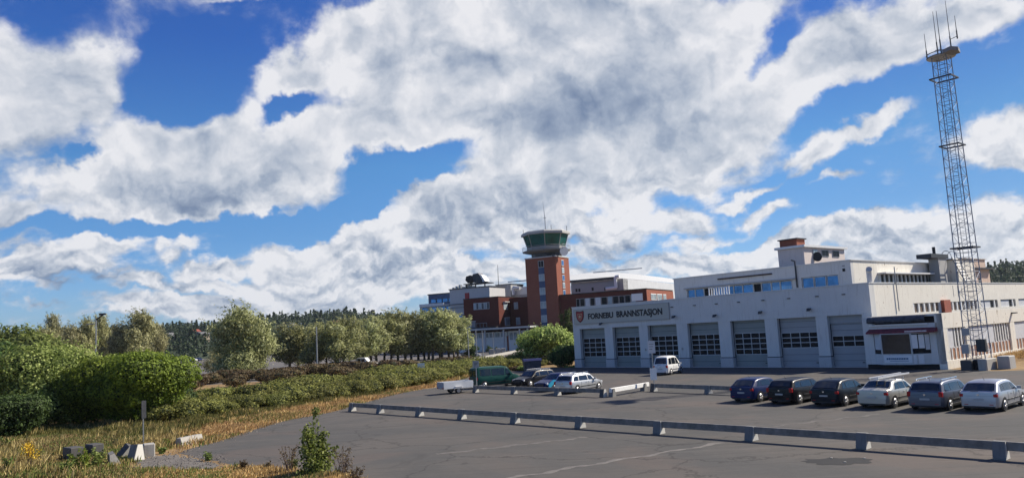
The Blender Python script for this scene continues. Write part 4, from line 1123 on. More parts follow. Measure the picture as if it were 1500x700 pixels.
TC = bld('terrace', 'flat terrace deck with railing before the brick wing', 'terrace')
part('deck', M['concrete_dark'], TC, (-36,-17.2,-6,-.1,5.8,6.1))
for (x0,x1,z1,mt,lb) in [(-34.5,-31.8,7.9,'blind','white box unit at the left of the terrace'),(-31.6,-28.4,7.6,'grey_metal','grey box unit second from the left on the terrace'),(-28.3,-25.6,7.9,'orange_panel','red box unit in the middle of the terrace'),(-25.4,-23.0,7.7,'blind','white box unit at the right of the terrace')]:
    o_=bld('terrace_unit', lb, 'box unit', 'box units on the terrace')
    part('box', M['plinth' if mt=='blind' else mt], o_, (x0,x1,-4.5,-2,6.1,z1)); part('lid', M[mt], o_, (x0-.1,x1+.1,-4.6,-1.9,z1,z1+.15))
rl=MB()
for i in range(20): rl.tube((-36+i*.98,-5.9,6.1),(-36+i*.98,-5.9,7.1),.04,n=4)
rl.tube((-36,-5.9,7.1),(-17.3,-5.9,7.1),.05,n=5); rl.build('railing', M['grey_metal'], TC)
for i,(px,yt,yb) in enumerate([(687,484,527),(699,482,529),(708,484,526),(723,486,516)]):
    p=G(px,yb); h=AT(px,yt,p.y).z
    o_=empty('light_pole',p,0,ORD[i]+' from the left of the slim grey poles beside the access road','pole','slim poles beside the access road')
    MB().tube((0,0,0),(0,0,h),.11,.07,n=8).build('pole',M['grey_metal'],o_); part('base',M['concrete'],o_,(-.3,.3,-.3,.3,0,.5))

# ------------------------------------------------------------------ vegetation
def sprigs(P, Nn, L, ns, lsz, ln, rs, k=8):
    """short shoots of leaves sticking out of a crown"""
    i = rs.randint(0, len(P), ns); d = Nn[i]+rs.normal(0,.45,(ns,3)); d[:,2] += .5; d /= np.linalg.norm(d,axis=1,keepdims=True)
    l = ln*rs.uniform(.5,1.8,ns); out=[P]; on=[Nn]
    for j in range(k):
        u = (j+1)/k; out.append(P[i]+d*(l*u)[:,None]+rs.normal(0,lsz*.2,(ns,3))); on.append(d)
    return np.concatenate(out), np.concatenate(on)
def bush(name, px, py, top_py, wpx, leaf, n, lsz, seed, label, cat='bush', depth=None, group=None, nl=7, inner=.72, litter=0):
    f = G(px, py); w = wpx*f.y/FPX; dd = depth or w*.8
    az = math.atan2(f.x, f.y); c = f + Vector((math.sin(az), math.cos(az), 0))*dd*.45
    h = AT(px, top_py, c.y).z
    w = wpx*c.y/FPX
    t = empty(name, (c.x,c.y,0), -az, label, cat, group)
    L = bush_lumps(w, dd, h, nl, seed)
    P,Nn = lumpy_points(L, n, seed, inner)
    rs = np.random.RandomState(seed)
    P,Nn = sprigs(P, Nn, L, max(20,n//(60 if leaf!='leaf_bright' else 160)), lsz, h*(.10 if leaf!='leaf_bright' else .05), rs, 7)
    n = len(P); s = lsz*rs.uniform(.6,1.4,n)
    link('foliage', leaf_mesh('foliage', P, Nn, s, s*.55, M[leaf], seed), t)
    link('shade_core', core_mesh('shade_core', L, M['core'], .62), t)
    return t
bush('bush',20,566,477,120,'leaf_mid',9000,.55,11,'tall bush at the far left edge behind the rounded bushes',depth=8)
bush('bush',84,630,505,165,'leaf_pale',30000,.17,12,'large rounded pale green bush with tufted top at the left',depth=5.5,nl=9)
bush('bush',205,624,514,140,'leaf_bright',30000,.17,13,'smooth dome shaped bright green bush beside the long hedge',depth=5.5,nl=9)
bush('bush',150,626,520,120,'leaf_bright',20000,.17,17,'bright bush filling the gap between the pale and the bright domed bush',depth=4.5,nl=8)
bush('bush',6,647,578,100,'leaf_dark',16000,.13,14,'low dark green bush in front at the left edge',depth=3)
bush('bush',-60,640,500,160,'leaf_dark',12000,.2,15,'dark bush cut by the left edge of the view',depth=5)
bush('bush',255,606,560,60,'leaf_dark',9000,.13,16,'small dark bush at the foot of the bright domed bush',depth=2.5)
bush('bush',806,534,477,84,'leaf_pale',15000,.30,18,'big pale green bush against the left corner of the fire station',depth=7,nl=9)
bush('bush',826,538,505,40,'leaf_dark',5000,.25,19,'dark bush in the shade of the fire station corner',depth=3)

# long hedge: separate shrubs sharing a few meshes
protos=[]
for k in range(5):
    L=bush_lumps(2.3,2.2,1.20+.09*k,5+k%3,40+k); n=2600
    P,Nn=lumpy_points(L,n,50+k,.66); rs=np.random.RandomState(k); P,Nn=sprigs(P,Nn,L,70,.17,.22,rs,6); s=.17*rs.uniform(.6,1.3,len(P))
    protos.append((leaf_mesh('foliage',P,Nn,s,s*.5,M['leaf_hedge'],60+k), core_mesh('shade_core',L,M['core'],.66)))
brown=[]
for k in range(2):
    L=bush_lumps(2.6,2.4,1.2,5,80+k); n=1500
    P,Nn=lumpy_points(L,n,90+k,.72); rs=np.random.RandomState(k); s=.20*rs.uniform(.6,1.3,n)
    brown.append((leaf_mesh('foliage',P,Nn,s,s*.5,M['leaf_brown'],95+k), core_mesh('shade_core',L,M['core'],.6)))
def shrub(pr, x, y, s, rz, name, label, group, sz=None):
    t=empty(name,(x,y,0),rz,label,'shrub',group); t.scale=(s,s,(sz or s))
    link('foliage',pr[0],t); link('shade_core',pr[1],t)
FRONT=[G(*p) for p in [(236,620),(300,613),(360,604),(420,596),(480,587),(530,580),(570,574),(620,565),(660,557),(690,550)]]
FRONT+= [Vector((-1.6,95,0)),Vector((1.5,98,0)),Vector((4.2,99,0))]
r=random.Random(21)
acc=0
def along(pts, step):
    out=[]; rem=0
    for a,c in zip(pts,pts[1:]):
        L_=(c-a).length; d=(c-a).normalized(); s=rem
        while s<L_: out.append((a+d*s, Vector((-d.y,d.x,0)))); s+=step
        rem=s-L_
    return out
for row,(off_,sz) in enumerate([(.9,.9),(2.6,1.1),(4.5,1.18),(6.6,1.2),(8.8,1.18),(11,1.1)]):
    for p,nn in along(FRONT,1.75 if row<2 else 2.1):
        if row>4 and p.x>-19: continue
        q=p+nn*(off_+r.uniform(-.4,.4))
        s=sz*r.uniform(.78,1.25)
        shrub(protos[r.randrange(5)],q.x,q.y,s,r.uniform(0,6.28),'hedge_shrub','olive green shrub grown together in the long low hedge','shrubs of the long hedge',s*(.80 if row else .84))
for (px,py) in [(275,566),(290,560),(310,556),(335,553),(360,551),(385,550),(410,553),(395,556),(430,549),(455,546),(480,544),(512,541),(540,541),(570,540),(600,536),(650,533),(676,533),(420,558),(345,560),(500,550)]:
    g_=G(px,py+6); shrub(brown[r.randrange(2)],g_.x,g_.y,1.25*r.uniform(.85,1.2),r.uniform(0,6.28),'bronze_shrub','reddish brown shrub on the far side of the long hedge','bronze shrubs behind the hedge')

# trees
def tree_mesh(w,h,base,n,lsz,leaf,seed,shape='round',nl=14):
    """returns crown mesh and trunk mesh"""
    rr=random.Random(seed); Ls=[]
    for i in range(nl):
        t=rr.random(); z=base+(h-base)*(.10+.82*t)
        k=math.sin(math.pi*min(1,(.22+.78*t)))**.7 if shape=='round' else (1.0-.35*abs(t-.4))
        a=rr.uniform(0,6.28); rad=w*.5*k*rr.uniform(.25,.72)
        q=w*rr.uniform(.10,.20)
        Ls.append((math.cos(a)*rad,math.sin(a)*rad,z,q,q,(h-base)*rr.uniform(.09,.15)))
    Ls.append((0,0,base+(h-base)*.45,w*.27,w*.27,(h-base)*.36))
    P,Nn=lumpy_points(Ls,n,seed,.55,power=.7)
    # wind blown outer twigs
    rs=np.random.RandomState(seed); m=n//9
    k=rs.choice(len(Ls)-1,m); A=np.array(Ls)[k]; d=rs.normal(0,1,(m,3)); d/=np.linalg.norm(d,axis=1,keepdims=True)
    P2=A[:,:3]+d*A[:,3:]*rs.uniform(1.0,1.5,(m,1)); P2[:,2]+=rs.uniform(0,.3,m)
    P=np.concatenate([P,P2]); Nn=np.concatenate([Nn,d]); nn=len(P)
    # feathery sprigs: strings of leaves running up and out of the crown
    ns=int(n/70); kk=rs.choice(len(Ls)-1,ns); B=np.array(Ls)[kk]; dd=rs.normal(0,1,(ns,3)); dd[:,2]=abs(dd[:,2])*1.3+.2; dd/=np.linalg.norm(dd,axis=1,keepdims=True)
    S0=B[:,:3]+dd*B[:,3:]*.85; ln=w*rs.uniform(.08,.20,ns)
    for j in range(14):
        u=j/13.; q_=S0+dd*(ln*u)[:,None]; q_[:,0]-=ln*.35*u*u; q_[:,2]-=ln*.15*u*u
        P=np.concatenate([P,q_+rs.normal(0,lsz*.22,(ns,3))]); Nn=np.concatenate([Nn,dd])
    nn=len(P)
    s=lsz*rs.uniform(.5,1.4,nn)
    cm=leaf_mesh('crown',P,Nn,s,s*.36,M[leaf],seed+1,droop=.6)
    tb=MB(); tb.tube((0,0,0),(0.05,0,base*1.1),w*.032,w*.025,n=8); tb.tube((.05,0,base*1.1),(0,.1,h*.75),w*.025,w*.008,n=6)
    for (cx,cy,cz,_,_,_) in Ls[:9]:
        tb.tube((0.03,0.03,max(base*.9,cz-h*.22)),(cx*.9,cy*.9,cz),w*.012,w*.004,n=5)
    return cm, tb.mesh('trunk',M['bark'],True)
def place_tree(pr,x,y,s,rz,name,label,group=None,cat='tree',sz=None):
    t=empty(name,(x,y,0),rz,label,cat,group); t.scale=(s,s,sz or s)
    link('trunk',pr[1],t); link('crown',pr[0],t)
    return t
big=tree_mesh(11.2,9.9,.3,19000,.40,'leaf_silver',101,nl=26)
g_=G(358,554); place_tree(big,g_.x,g_.y,1.08,0.5,'willow_tree','big wind blown willow standing alone between the bushes and the tree row')
wl=[tree_mesh(5.8,8.0,1.1,7000,.34,'leaf_silver',111+k,'oval',18) for k in range(4)]
row=[(424,547,478,54),(437,546,484,40),(466,546,473,48),(492,545,470,56),(512,543,467,40),(533,540,472,44),(552,537,463,52),(573,535,466,44),(583,534,457,50),(603,533,459,46),(622,531,464,40),(634,531,453,50),(648,530,457,46),(658,529,455,46),(671,528,461,40)]
for i,(px,py,yt,wp) in enumerate(row):
    g_=G(px,py-2); h=AT(px,yt,g_.y).z; w=wp*g_.y/FPX
    place_tree(wl[i%4],g_.x,g_.y,w/4.1,i*1.7,'willow_tree',ORD[i]+' tree from the left in the row of silvery willows','row of silvery willows',sz=h/8.0)
row2=[(452,543,480,46),(479,542,478,46),(503,540,474,48),(523,538,470,48),(544,536,468,48),(563,534,466,48),(594,532,464,50),(613,531,462,50),(628,530,458,50),(645,529,460,50),(665,528,462,44)]
for i,(px,py,yt,wp) in enumerate(row2):
    g_=G(px,py-4); h=AT(px,yt,g_.y).z; w=wp*g_.y/FPX
    place_tree(wl[(i+2)%4],g_.x,g_.y,w/4.6,i*2.3+1,'willow_tree',ORD[i]+' tree from the left in the hidden second row behind the silvery willows','second row of silvery willows',sz=h/8.0)
gl=[tree_mesh(9,10.5,1.0,8000,.45,'leaf_grey',131+k,'round',20) for k in range(3)]
for i,(px,yt,wp,Y,lb) in enumerate([(62,480,46,150,'low part of the dry grey trees at their left end'),(76,463,34,158,'thin topped dry grey tree at the left end of its group'),(100,476,50,150,'broad dry grey tree left of the lamp post'),(126,467,36,152,'dry grey tree just left of the lamp post'),(147,463,34,156,'dry grey tree just right of the lamp post'),(172,474,50,150,'low dry grey tree between the lamp post and the tall one'),(204,457,62,150,'tallest dry grey tree left of the wooded hill'),(228,476,36,160,'small dry grey tree at the right end of its group')]):
    p=AT(px,530,Y); h=AT(px,yt,Y).z
    place_tree(gl[i%3],p.x,Y,wp*Y/FPX/8.4,i*2.1,'roadside_tree',lb,'dry grey trees at the left',sz=h/10.5)
# pale thin shrub by the big willow
sp=tree_mesh(5,4.2,.4,2500,.26,'leaf_grey',151,'round',9)
g_=G(312,553); place_tree(sp,g_.x,g_.y,1,0,'pale_shrub','thin pale grey shrub left of the big willow',cat='shrub')
dk_=tree_mesh(4.5,4.6,.3,3500,.3,'leaf_dark',161,'round',10)
for i,(px,py,yt,lb) in enumerate([(692,524,503,'dark bush by the slim poles of the access road'),(716,517,506,'dark bush left of the parked van under the canopy'),(727,516,508,'dark low bush beside the parked van under the canopy')]):
    g_=G(px,py); h=AT(px,yt,g_.y).z; place_tree(dk_,g_.x,g_.y,h/4.2,i,'dark_bush',lb,'dark bushes near the canopy','bush')
cf=tree_mesh(3.2,9,.4,4000,.3,'leaf_dark',171,'oval',12)
p=AT(832,500,140); place_tree(cf,p.x,p.y,1.0,0,'dark_tree','narrow dark tree in front of the control tower foot',sz=.93)

# ------------------------------------------------------------------ dry grass and weeds
M['straw_olive']=leafmat('olive straw',(.10,.075,.02),(.33,.25,.09),(.70,.55,.25),.2)
M['weed_dark']=leafmat('undergrowth green',(.04,.05,.01),(.13,.14,.03),(.34,.30,.08),.25)
def inside(poly,x,y):
    c=False; n=len(poly); j=n-1
    for i in range(n):
        xi,yi=poly[i];xj,yj=poly[j]
        if (yi>y)!=(yj>y) and x<(xj-xi)*(y-yi)/(yj-yi)+xi: c=not c
        j=i
    return c
CLEAR=[(G(px,py).x,G(px,py).y,rr) for px,py,rr in [(105,678,.8),(140,676,.8),(170,686,1.0),(185,682,1.0),(202,680,1.1),(220,674,.9),(275,655,1.0),(262,659,.7)]]
def grass(name, poly, n, h0,h1, mat, seed, label, blades=9, spread=.16, lean=.45, wid=.012, tri=True, patch=None):
    rs=np.random.RandomState(seed); xs=[p[0] for p in poly]; ys=[p[1] for p in poly]; C=[]
    while len(C)<n:
        x=rs.uniform(min(xs),max(xs)); y=rs.uniform(min(ys),max(ys))
        if not inside(poly,x,y): continue
        if any((x-cx)**2+(y-cy)**2<rr*rr for cx,cy,rr in CLEAR) and rs.rand()<.88: continue
        if patch and (math.sin(x*patch[0]+patch[2])*math.sin(y*patch[1]+patch[2]*2)+.35*rs.rand())<patch[3]: continue
        C.append((x,y))
    C=np.repeat(np.array(C),blades,axis=0); m=len(C)
    b=np.zeros((m,3)); b[:,:2]=C+rs.normal(0,spread,(m,2)); b[:,2]=.0
    hh=rs.uniform(h0,h1,m)*(.7+.3*np.sin(b[:,0]*1.3)*np.cos(b[:,1]*1.1))
    a=rs.rand(m)*2*math.pi; ln=hh*lean*rs.rand(m)
    tip=b+np.stack([np.cos(a)*ln+hh*.12,np.sin(a)*ln,hh],1)
    t=rs.rand(m)*math.pi; ww=wid*rs.uniform(.7,1.6,m); sd=np.stack([np.cos(t)*ww,np.sin(t)*ww,np.zeros(m)],1)
    mid=(b+tip)/2; mid[:,2]+=hh*.08
    v=np.stack([b-sd,b+sd,mid+sd*1.2,tip,mid-sd*1.2],1)
    me=bpy.data.meshes.new(name); me.vertices.add(5*m); me.vertices.foreach_set('co',v.ravel())
    me.loops.add(5*m); me.loops.foreach_set('vertex_index',np.arange(5*m))
    me.polygons.add(m); me.polygons.foreach_set('loop_start',np.arange(m)*5); me.polygons.foreach_set('loop_total',np.full(m,5))
    me.materials.append(M[mat]); me.update(calc_edges=True)
    return tag(link(name,me),label,'grass',kind='stuff')
edge=[tuple(p[:2]) for p in ASPH_L]
verge=[tuple(p[:2]) for p in [G(690,551),G(634,567)]]+edge[1:13]+[tuple(G(*p)[:2]) for p in [(240,640),(215,632),(232,612),(300,606),(360,598),(420,590),(480,583),(530,577),(570,572),(620,564),(660,556)]]
grass('dry_grass',verge,7000,.08,.32,'straw',31,'golden dry grass between the hedge and the asphalt',10)
near=[tuple(G(*p)[:2]) for p in [(-60,702),(-60,640),(0,642),(120,625),(215,625),(262,640),(268,655),(205,664),(190,686),(200,702)]]
grass('dry_grass',near,9000,.07,.30,'straw_olive',32,'dry olive and straw coloured grass in the left foreground',10)
red=[tuple(G(*p)[:2]) for p in [(40,662),(50,645),(110,634),(170,640),(165,655),(120,664)]]
grass('reddish_grass',red,2200,.08,.28,'straw_red',33,'reddish dry grass behind the concrete blocks',10)
grass('green_weeds',near,3600,.08,.36,'weed',34,'yellow green weeds scattered in the dry grass',9,.25,patch=(.55,.45,1.3,.0))
grass('tall_grass',near,260,.35,.75,'straw_olive',41,'taller seeding grass clumps in the left foreground',16,.10,lean=.7,patch=(.8,.6,.2,.1))
grass('tall_grass',verge,200,.3,.6,'straw',42,'taller golden grass clumps along the hedge',14,.10,lean=.7,patch=(.7,.5,.9,.1))
grass('green_weeds',verge,2000,.08,.34,'weed',35,'green weeds scattered along the hedge foot',9,.2,patch=(.5,.6,.4,.3))
strip_=[tuple(G(*p)[:2]) for p in [(190,704),(200,690),(262,694),(330,688),(345,684),(400,690),(440,694),(500,700),(540,712),(430,740),(200,730)]]
grass('dry_grass',strip_,3600,.08,.32,'straw',36,'dry grass along the lower edge in front of the asphalt',9)
grass('green_weeds',strip_,700,.12,.4,'weed',37,'green weeds among the dry grass at the lower edge',8,.2,patch=(.9,.7,.3,.0))
b0_=[(45.5,26+i*0) for i in range(0)]
def ST(s,t): 
    c,s_=math.cos(ST_A),math.sin(ST_A); return (ST_O.x+s*c-t*s_, ST_O.y+s*s_+t*c)
foot_=[tuple(G(*p)[:2]) for p in [(-40,640),(60,628),(150,622),(260,622),(300,610),(420,592),(560,573),(560,577),(420,600),(310,622),(262,640),(190,642),(60,640),(-40,655)]]
grass('green_undergrowth',foot_,2600,.2,.6,'weed_dark',40,'mixed green growth along the foot of the bushes and hedge',11,.25)
o=grass('dry_grass',[ST(41.3,6),ST(46,5),ST(50,40),ST(41.3,45)],2600,.15,.5,'straw',38,'dry yellow grass on the bank along the cream wing',9)
o.location.z=.3
grass('dry_grass',[ST(-1,-1.0),ST(-.1,-1.0),ST(-.1,8),ST(-4,8)],300,.1,.4,'weed',39,'green weeds at the left corner of the fire station',8)
# leafy weeds and small plants in the foreground
def plant(name, x, y, h, n, leaf, lsz, seed, label, cat, stems=7, spread=.35, top=0.0, ratio=.5):
    rs=np.random.RandomState(seed); t=empty(name,(x,y,0),0,label,cat); sm=MB(); P=[]
    for i in range(stems):
        a=rs.rand()*6.28; q=spread*h*rs.uniform(.2,1)*(.15 if name=='sapling' and i==0 else 1); hh=h*(rs.uniform(.65,1.05) if name!='sapling' else (1.0 if i==0 else rs.uniform(.35,.85)))
        p0=Vector((math.cos(a)*.04,math.sin(a)*.04,0)); p1=Vector((math.cos(a)*q*.5,math.sin(a)*q*.5,hh*.55)); p2=Vector((math.cos(a)*q,math.sin(a)*q,hh))
        sm.tube(p0,p1,.012*h+.004,.008,n=5); sm.tube(p1,p2,.008,.003,n=5)
        for j in range(n//stems):
            u=top+(1-top)*rs.rand()
            c=p0.lerp(p1,u*2) if u<.5 else p1.lerp(p2,u*2-1)
            rad=.16*h*(1.15-u)+.03
            P.append((c.x+rs.normal(0,rad*.6),c.y+rs.normal(0,rad*.6),max(.02,c.z+rs.normal(0,rad*.35))))
    P=np.array(P); Nn=rs.normal(0,1,P.shape); Nn[:,2]=abs(Nn[:,2])+.3
    s=lsz*rs.uniform(.6,1.3,len(P))
    sm.build('stem',M['twig'],t); link('leaves',leaf_mesh('leaves',P,Nn,s,s*ratio,M[leaf],seed),t)
    return t
g_=G(462,697); plant('sapling',g_.x,g_.y,2.3,3000,'leaf_mid',.12,201,'young leafy green sapling at the near edge of the asphalt','sapling',11,.30,.05,.62)
for i,(px,py,h,lb) in enumerate([(424,694,1.0,'dead brown weed left of the sapling'),(503,702,1.05,'dead brown weed right of the sapling'),(520,708,.6,'low dead brown weed right of the taller dead weed'),(392,690,.35,'small dead weed in the strip left of the sapling'),(355,688,.35,'small dark weed between the gravel and the dead weeds')]):
    g_=G(px,py); plant('dead_weed',g_.x,g_.y,h,320,'leaf_brown',.07,210+i,lb,'weed',11,.6,.3)
for i,(px,py,h,n,lf,lb) in enumerate([(118,690,.85,700,'leaf_bright','leafy green weed clump in front of the two dark concrete blocks'),(142,684,.75,500,'leaf_mid','green weed clump right before the dark concrete blocks'),(96,696,.6,400,'leaf_mid','low green weeds at the lower left'),(8,660,.7,400,'weed','yellow green weed at the left edge'),(12,690,.6,350,'weed','yellow green weed in the lower left corner'),(245,655,.4,260,'leaf_bright','green weed left of the lying concrete kerb'),(238,664,.3,200,'weed','low weed at the edge of the gravel'),(305,674,.35,200,'leaf_mid','green weed at the edge of the gravel and asphalt'),(430,686,.35,200,'weed','yellow green weed behind the dead weed')]):
    g_=G(px,py); plant('green_weed',g_.x,g_.y,h,n,lf,.10,230+i,lb,'weed',11,.55,.1,.6)
g_=G(43,690); plant('yellow_flower',g_.x,g_.y,1.25,420,'flower',.07,250,'tall weed with yellow flower spikes in the left foreground','flower',8,.28,.45,.7)
# low planting at the far end of the car park
g_=G(800,541)
for i,(px,py,lb) in enumerate([(757,543,'low green plant at the end of the planted bed'),(768,543,'low pale plant beside the blue lidded bin')]):
    g_=G(px,py); bush('low_plant',px,py,py-7,22,'leaf_pale' if i else 'leaf_brown',1500,.18,260+i,lb,'plant',depth=2)

# loose stones along the asphalt edge and on the gravel patch
rs=np.random.RandomState(77); sb_=MB()
def pebble(x,y,s):
    k=5; a0=rs.rand()*6; base=[(x+s*math.cos(a0+6.283*i/k)*rs.uniform(.7,1.2), y+s*math.sin(a0+6.283*i/k)*rs.uniform(.7,1.2), .002) for i in range(k)]
    topv=(x+rs.normal(0,s*.2),y+rs.normal(0,s*.2),.004+s*rs.uniform(.5,1.0)); sb_.add(base+[topv],[(i,(i+1)%k,k) for i in range(k)])
for a,c in zip(ASPH_L,ASPH_L[1:]):
    n=int((c-a).length*16)
    for _ in range(n):
        q=a.lerp(c,rs.rand()); pebble(q.x+rs.normal(0,.35),q.y+rs.normal(0,.35),rs.uniform(.02,.07))
for _ in range(420):
    q=G(rs.uniform(196,325),rs.uniform(666,690)); pebble(q.x,q.y,rs.uniform(.02,.08))
tag(sb_.build('loose_gravel',M['dirt']),'loose grey stones along the ragged edge of the asphalt','gravel',kind='stuff')

# ------------------------------------------------------------------ vehicles
CS=.88      # vehicle scale against the surveyed ground
def lerp_tab(tab,x):
    if x<=tab[0][0]: return tab[0][1]
    for (a,va),(c,vc) in zip(tab,tab[1:]):
        if x<=c: return va+(vc-va)*(x-a)/(c-a)
    return tab[-1][1]
def car(name, loc, heading, label, cat, paint, kind='hatch', L=4.3, Wd=1.78, Hh=1.47, wheel=.32, rims='rim', group=None, glass='car_glass', bumper=None, rails=False, tail='tail_red'):
    """x forward, origin on the ground below the middle"""
    t=empty(name,loc,R(90-heading),label,cat,group); t.scale=(CS,)*3; w=Wd/2; h=L/2
    P_=M[paint]
    if kind in('hatch','estate','mpv'):
        rs_=.50 if kind=='hatch' else .30
        wsx=h-1.55 if kind=='mpv' else h-1.75          # roof front
        cow=h-.85 if kind=='mpv' else h-1.15
        top=[(-h,.80),(-h+.02,.96),(-h+.10,.99),(-h+rs_+.12,Hh-.10),(-h+rs_+.45,Hh-.035),(-h+1.6,Hh),(wsx-.5,Hh-.01),(wsx-.25,Hh-.03),(wsx,Hh-.09),(cow,.97 if kind!='mpv' else 1.05),(h-.55,.84),(h-.12,.74),(h,.55)]
        rear=( -h+.12,-h+rs_+.12); front=(wsx,cow)
        side=[(-h+rs_+.05 if kind!='hatch' else -h+.62,-h+rs_+.32 if kind!='hatch' else -h+.80,-h+1.05,-h+1.15),(-h+1.12,-h+1.22,0.02,0.02),(.10,.10,cow-.22,wsx-.05)]
        if kind=='hatch': side=[(-h+.55,-h+.80,-h+.98,-h+1.02),(-h+1.05,-h+1.09,-.02,-.02),(.06,.06,cow-.22,wsx-.05)]
    elif kind=='sedan':
        wsx=h-1.85; cow=h-1.2
        top=[(-h,.78),(-h+.02,.98),(-h+.12,1.02),(-h+.62,1.05),(-h+1.18,Hh-.06),(-h+1.5,Hh-.01),(-h+1.9,Hh),(wsx-.2,Hh-.02),(wsx,Hh-.07),(cow,.95),(h-.55,.83),(h-.12,.72),(h,.55)]
        rear=(-h+.66,-h+1.18); front=(wsx,cow)
        side=[(-h+.92,-h+1.28,-h+1.55,-h+1.55),(-h+1.6,-h+1.6,.05,.05),(.12,.12,cow-.25,wsx-.05)]
    elif kind=='van':
        wsx=h-1.55; cow=h-.95
        top=[(-h,.70),(-h+.02,1.10),(-h+.06,Hh-.12),(-h+.22,Hh-.02),(-h+1.2,Hh),(wsx-.3,Hh-.02),(wsx,Hh-.10),(cow,1.20),(h-.5,1.06),(h-.10,.86),(h,.55)]
        rear=(-h+.022,-h+.06); front=(wsx,cow)
        side=[(-h+.35,-h+.38,-h+1.5,-h+1.5),(-h+1.62,-h+1.62,.55,.55),(.68,.68,cow-.15,wsx-.02)]
    zl=.20; belt0=.93 if kind not in('van','mpv') else (1.08 if kind=='van' else .98)
    def ztop(x): return lerp_tab(top,x)
    def zbelt(x): return min(belt0-.04*(x/h) , ztop(x)-.02)
    wide=[(-h,w*.86),(-h+.12,w*.95),(-h+.5,w),(h-.9,w),(h-.35,w*.93),(h-.08,w*.80),(h,w*.66)]
    def wb(x): return lerp_tab(wide,x)
    def wt(x):
        g_=min(1,max(0,(ztop(x)-zbelt(x)-.03)/(Hh-belt0-.05)))
        return wb(x)*(.95-(.20 if kind!='van' else .09)*g_)
    def section(x):
        b_=zbelt(x); tz=ztop(x); W0=wb(x); W1=wt(x); lo=zl+(.10 if x<-h+.05 or x>h-.1 else 0)
        dz=min(.07,(tz-b_)*.5)
        return [(W0*.80,lo),(W0*.955,lo+.05),(W0*.99,lo+.22),(W0,(lo+b_)/2+.08),(W0*.985,b_-.05),(W0*.955,b_),(W1+.02*W0,tz-dz-.02),(W1*.965,tz-dz*.45),(W1*.88,tz-.012),(W1*.5,tz+.008),(0,tz+.014)]
    xs=sorted({round(x,3) for x in [p[0] for p in top]+[p[0] for p in wide]+[-h+.3,-h+.9,-h+1.3,0,.4,.8,h-1.4,h-.7,h-.35,h-.2]})
    mb=MB(); NS=len(section(0)); ring=2*NS-1
    for x in xs:
        s=section(x)
        for (y,z) in s: mb.v.append((x,y,z))
        for (y,z) in reversed(s[:-1]): mb.v.append((x,-y,z))
    for i in range(len(xs)-1):
        for k in range(ring):
            k2=(k+1)%ring; mb.f.append((i*ring+k,i*ring+k2,(i+1)*ring+k2,(i+1)*ring+k))
    mb.f.append(tuple(range(ring-1,-1,-1))); mb.f.append(tuple((len(xs)-1)*ring+k for k in range(ring)))
    body=mb.build('body',P_,t)
    bm=bmesh.new(); bm.from_mesh(body.data); bmesh.ops.recalc_face_normals(bm,faces=bm.faces)
    for f in bm.faces: f.smooth=True
    for e in bm.edges:
        if len(e.link_faces)==2 and e.calc_face_angle(0)>R(42): e.smooth=False
    bm.to_mesh(body.data); bm.free()
    # glass
    G_=M[glass]
    def top_patch(nm,x0,x1,k0,k1,off_):
        m_=MB(); nx,ny=5,8; sgn=1 if x1>x0 else -1
        for i in range(nx+1):
            x=x0+(x1-x0)*i/nx
            for j in range(ny+1):
                u=-1+2*j/ny; W1=wt(x)*(k0+(k1-k0)*i/nx); y=u*W1
                m_.v.append((x+off_*sgn_*.7,y,ztop(x)+.012-.02*u*u+off_))
        for i in range(nx):
            for j in range(ny):
                a=i*(ny+1)+j; m_.f.append((a,a+1,a+ny+2,a+ny+1))
        return m_.build(nm,G_,t,True)
    sgn_=1; top_patch('windscreen',front[0]+.06,front[1]-.05,.88,.90,.012)
    sgn_=-1
    if kind=='van':
        for s in (-1,1): part('rear_window',G_,t,(-h-.01,-h+.03,s*w*.46-w*.36,s*w*.46+w*.36,1.14,Hh-.28))
        for s in(-1,1): pass
    else: top_patch('rear_window',rear[0]+.03,rear[1]-.04,.86,.84,.014)
    for s in (-1,1):
        for i,(xb0,xt0,xt1_b,xt1) in enumerate(side):
            m_=MB(); n=5
            for a in range(n+1):
                v_=.07+.80*a/n
                for b_ in range(5):
                    u=b_/4; x=(xb0+(xt0-xb0)*v_)*(1-u)+(xt1_b+(xt1-xt1_b)*v_)*u
                    bz=zbelt(x); tz=ztop(x); dz=min(.07,(tz-bz)*.5); y0=wb(x)*.955; y1=wt(x)+.02*wb(x); z0=bz; z1=tz-dz-.02
                    m_.v.append((x,s*(y0+(y1-y0)*v_+.010),z0+(z1-z0)*v_+.004))
            for a in range(n):
                for b_ in range(4):
                    q=a*5+b_; m_.f.append((q,q+1,q+6,q+5) if s<0 else (q,q+5,q+6,q+1))
            m_.build('side_window',G_,t,True)
        # door seams, handles, sills, mirror
        sm=MB()
        for xd in ([-h+1.35,.04,cow-.12] if kind!='van' else [-h+1.56,.6,cow-.1]):
            sm.box(xd-.008,xd+.008,s*(wb(xd)*.998)-.003,s*(wb(xd)*.998)+.003,zl+.22,zbelt(xd)-.06)
        sm.build('door_seam',M['black'],t)
        for xd in (-.28,.85):
            yy=s*(wb(xd)*.998+.012); part('door_handle',P_,t,(xd-.09,xd+.09,yy-.015,yy+.015,.79,.82))
        part('sill_trim',M['black'],t,(-h+1.1,h-1.15,s*(w*.965)-.02,s*(w*.965)+.02,zl+.02,zl+.12))
        mx=cow-.30; yy=s*(wb(mx)*.96)
        mr=MB(); mr.prism([(mx-.10,yy+s*.03),(mx+.08,yy+s*.03),(mx+.06,yy+s*.20),(mx-.08,yy+s*.22)],belt0+.0,belt0+.14); mr.build('mirror',P_,t)
        # lamps
        zlmp=.74 if kind!='van' else .80
        hgt=.19 if kind in('hatch','sedan') else .30
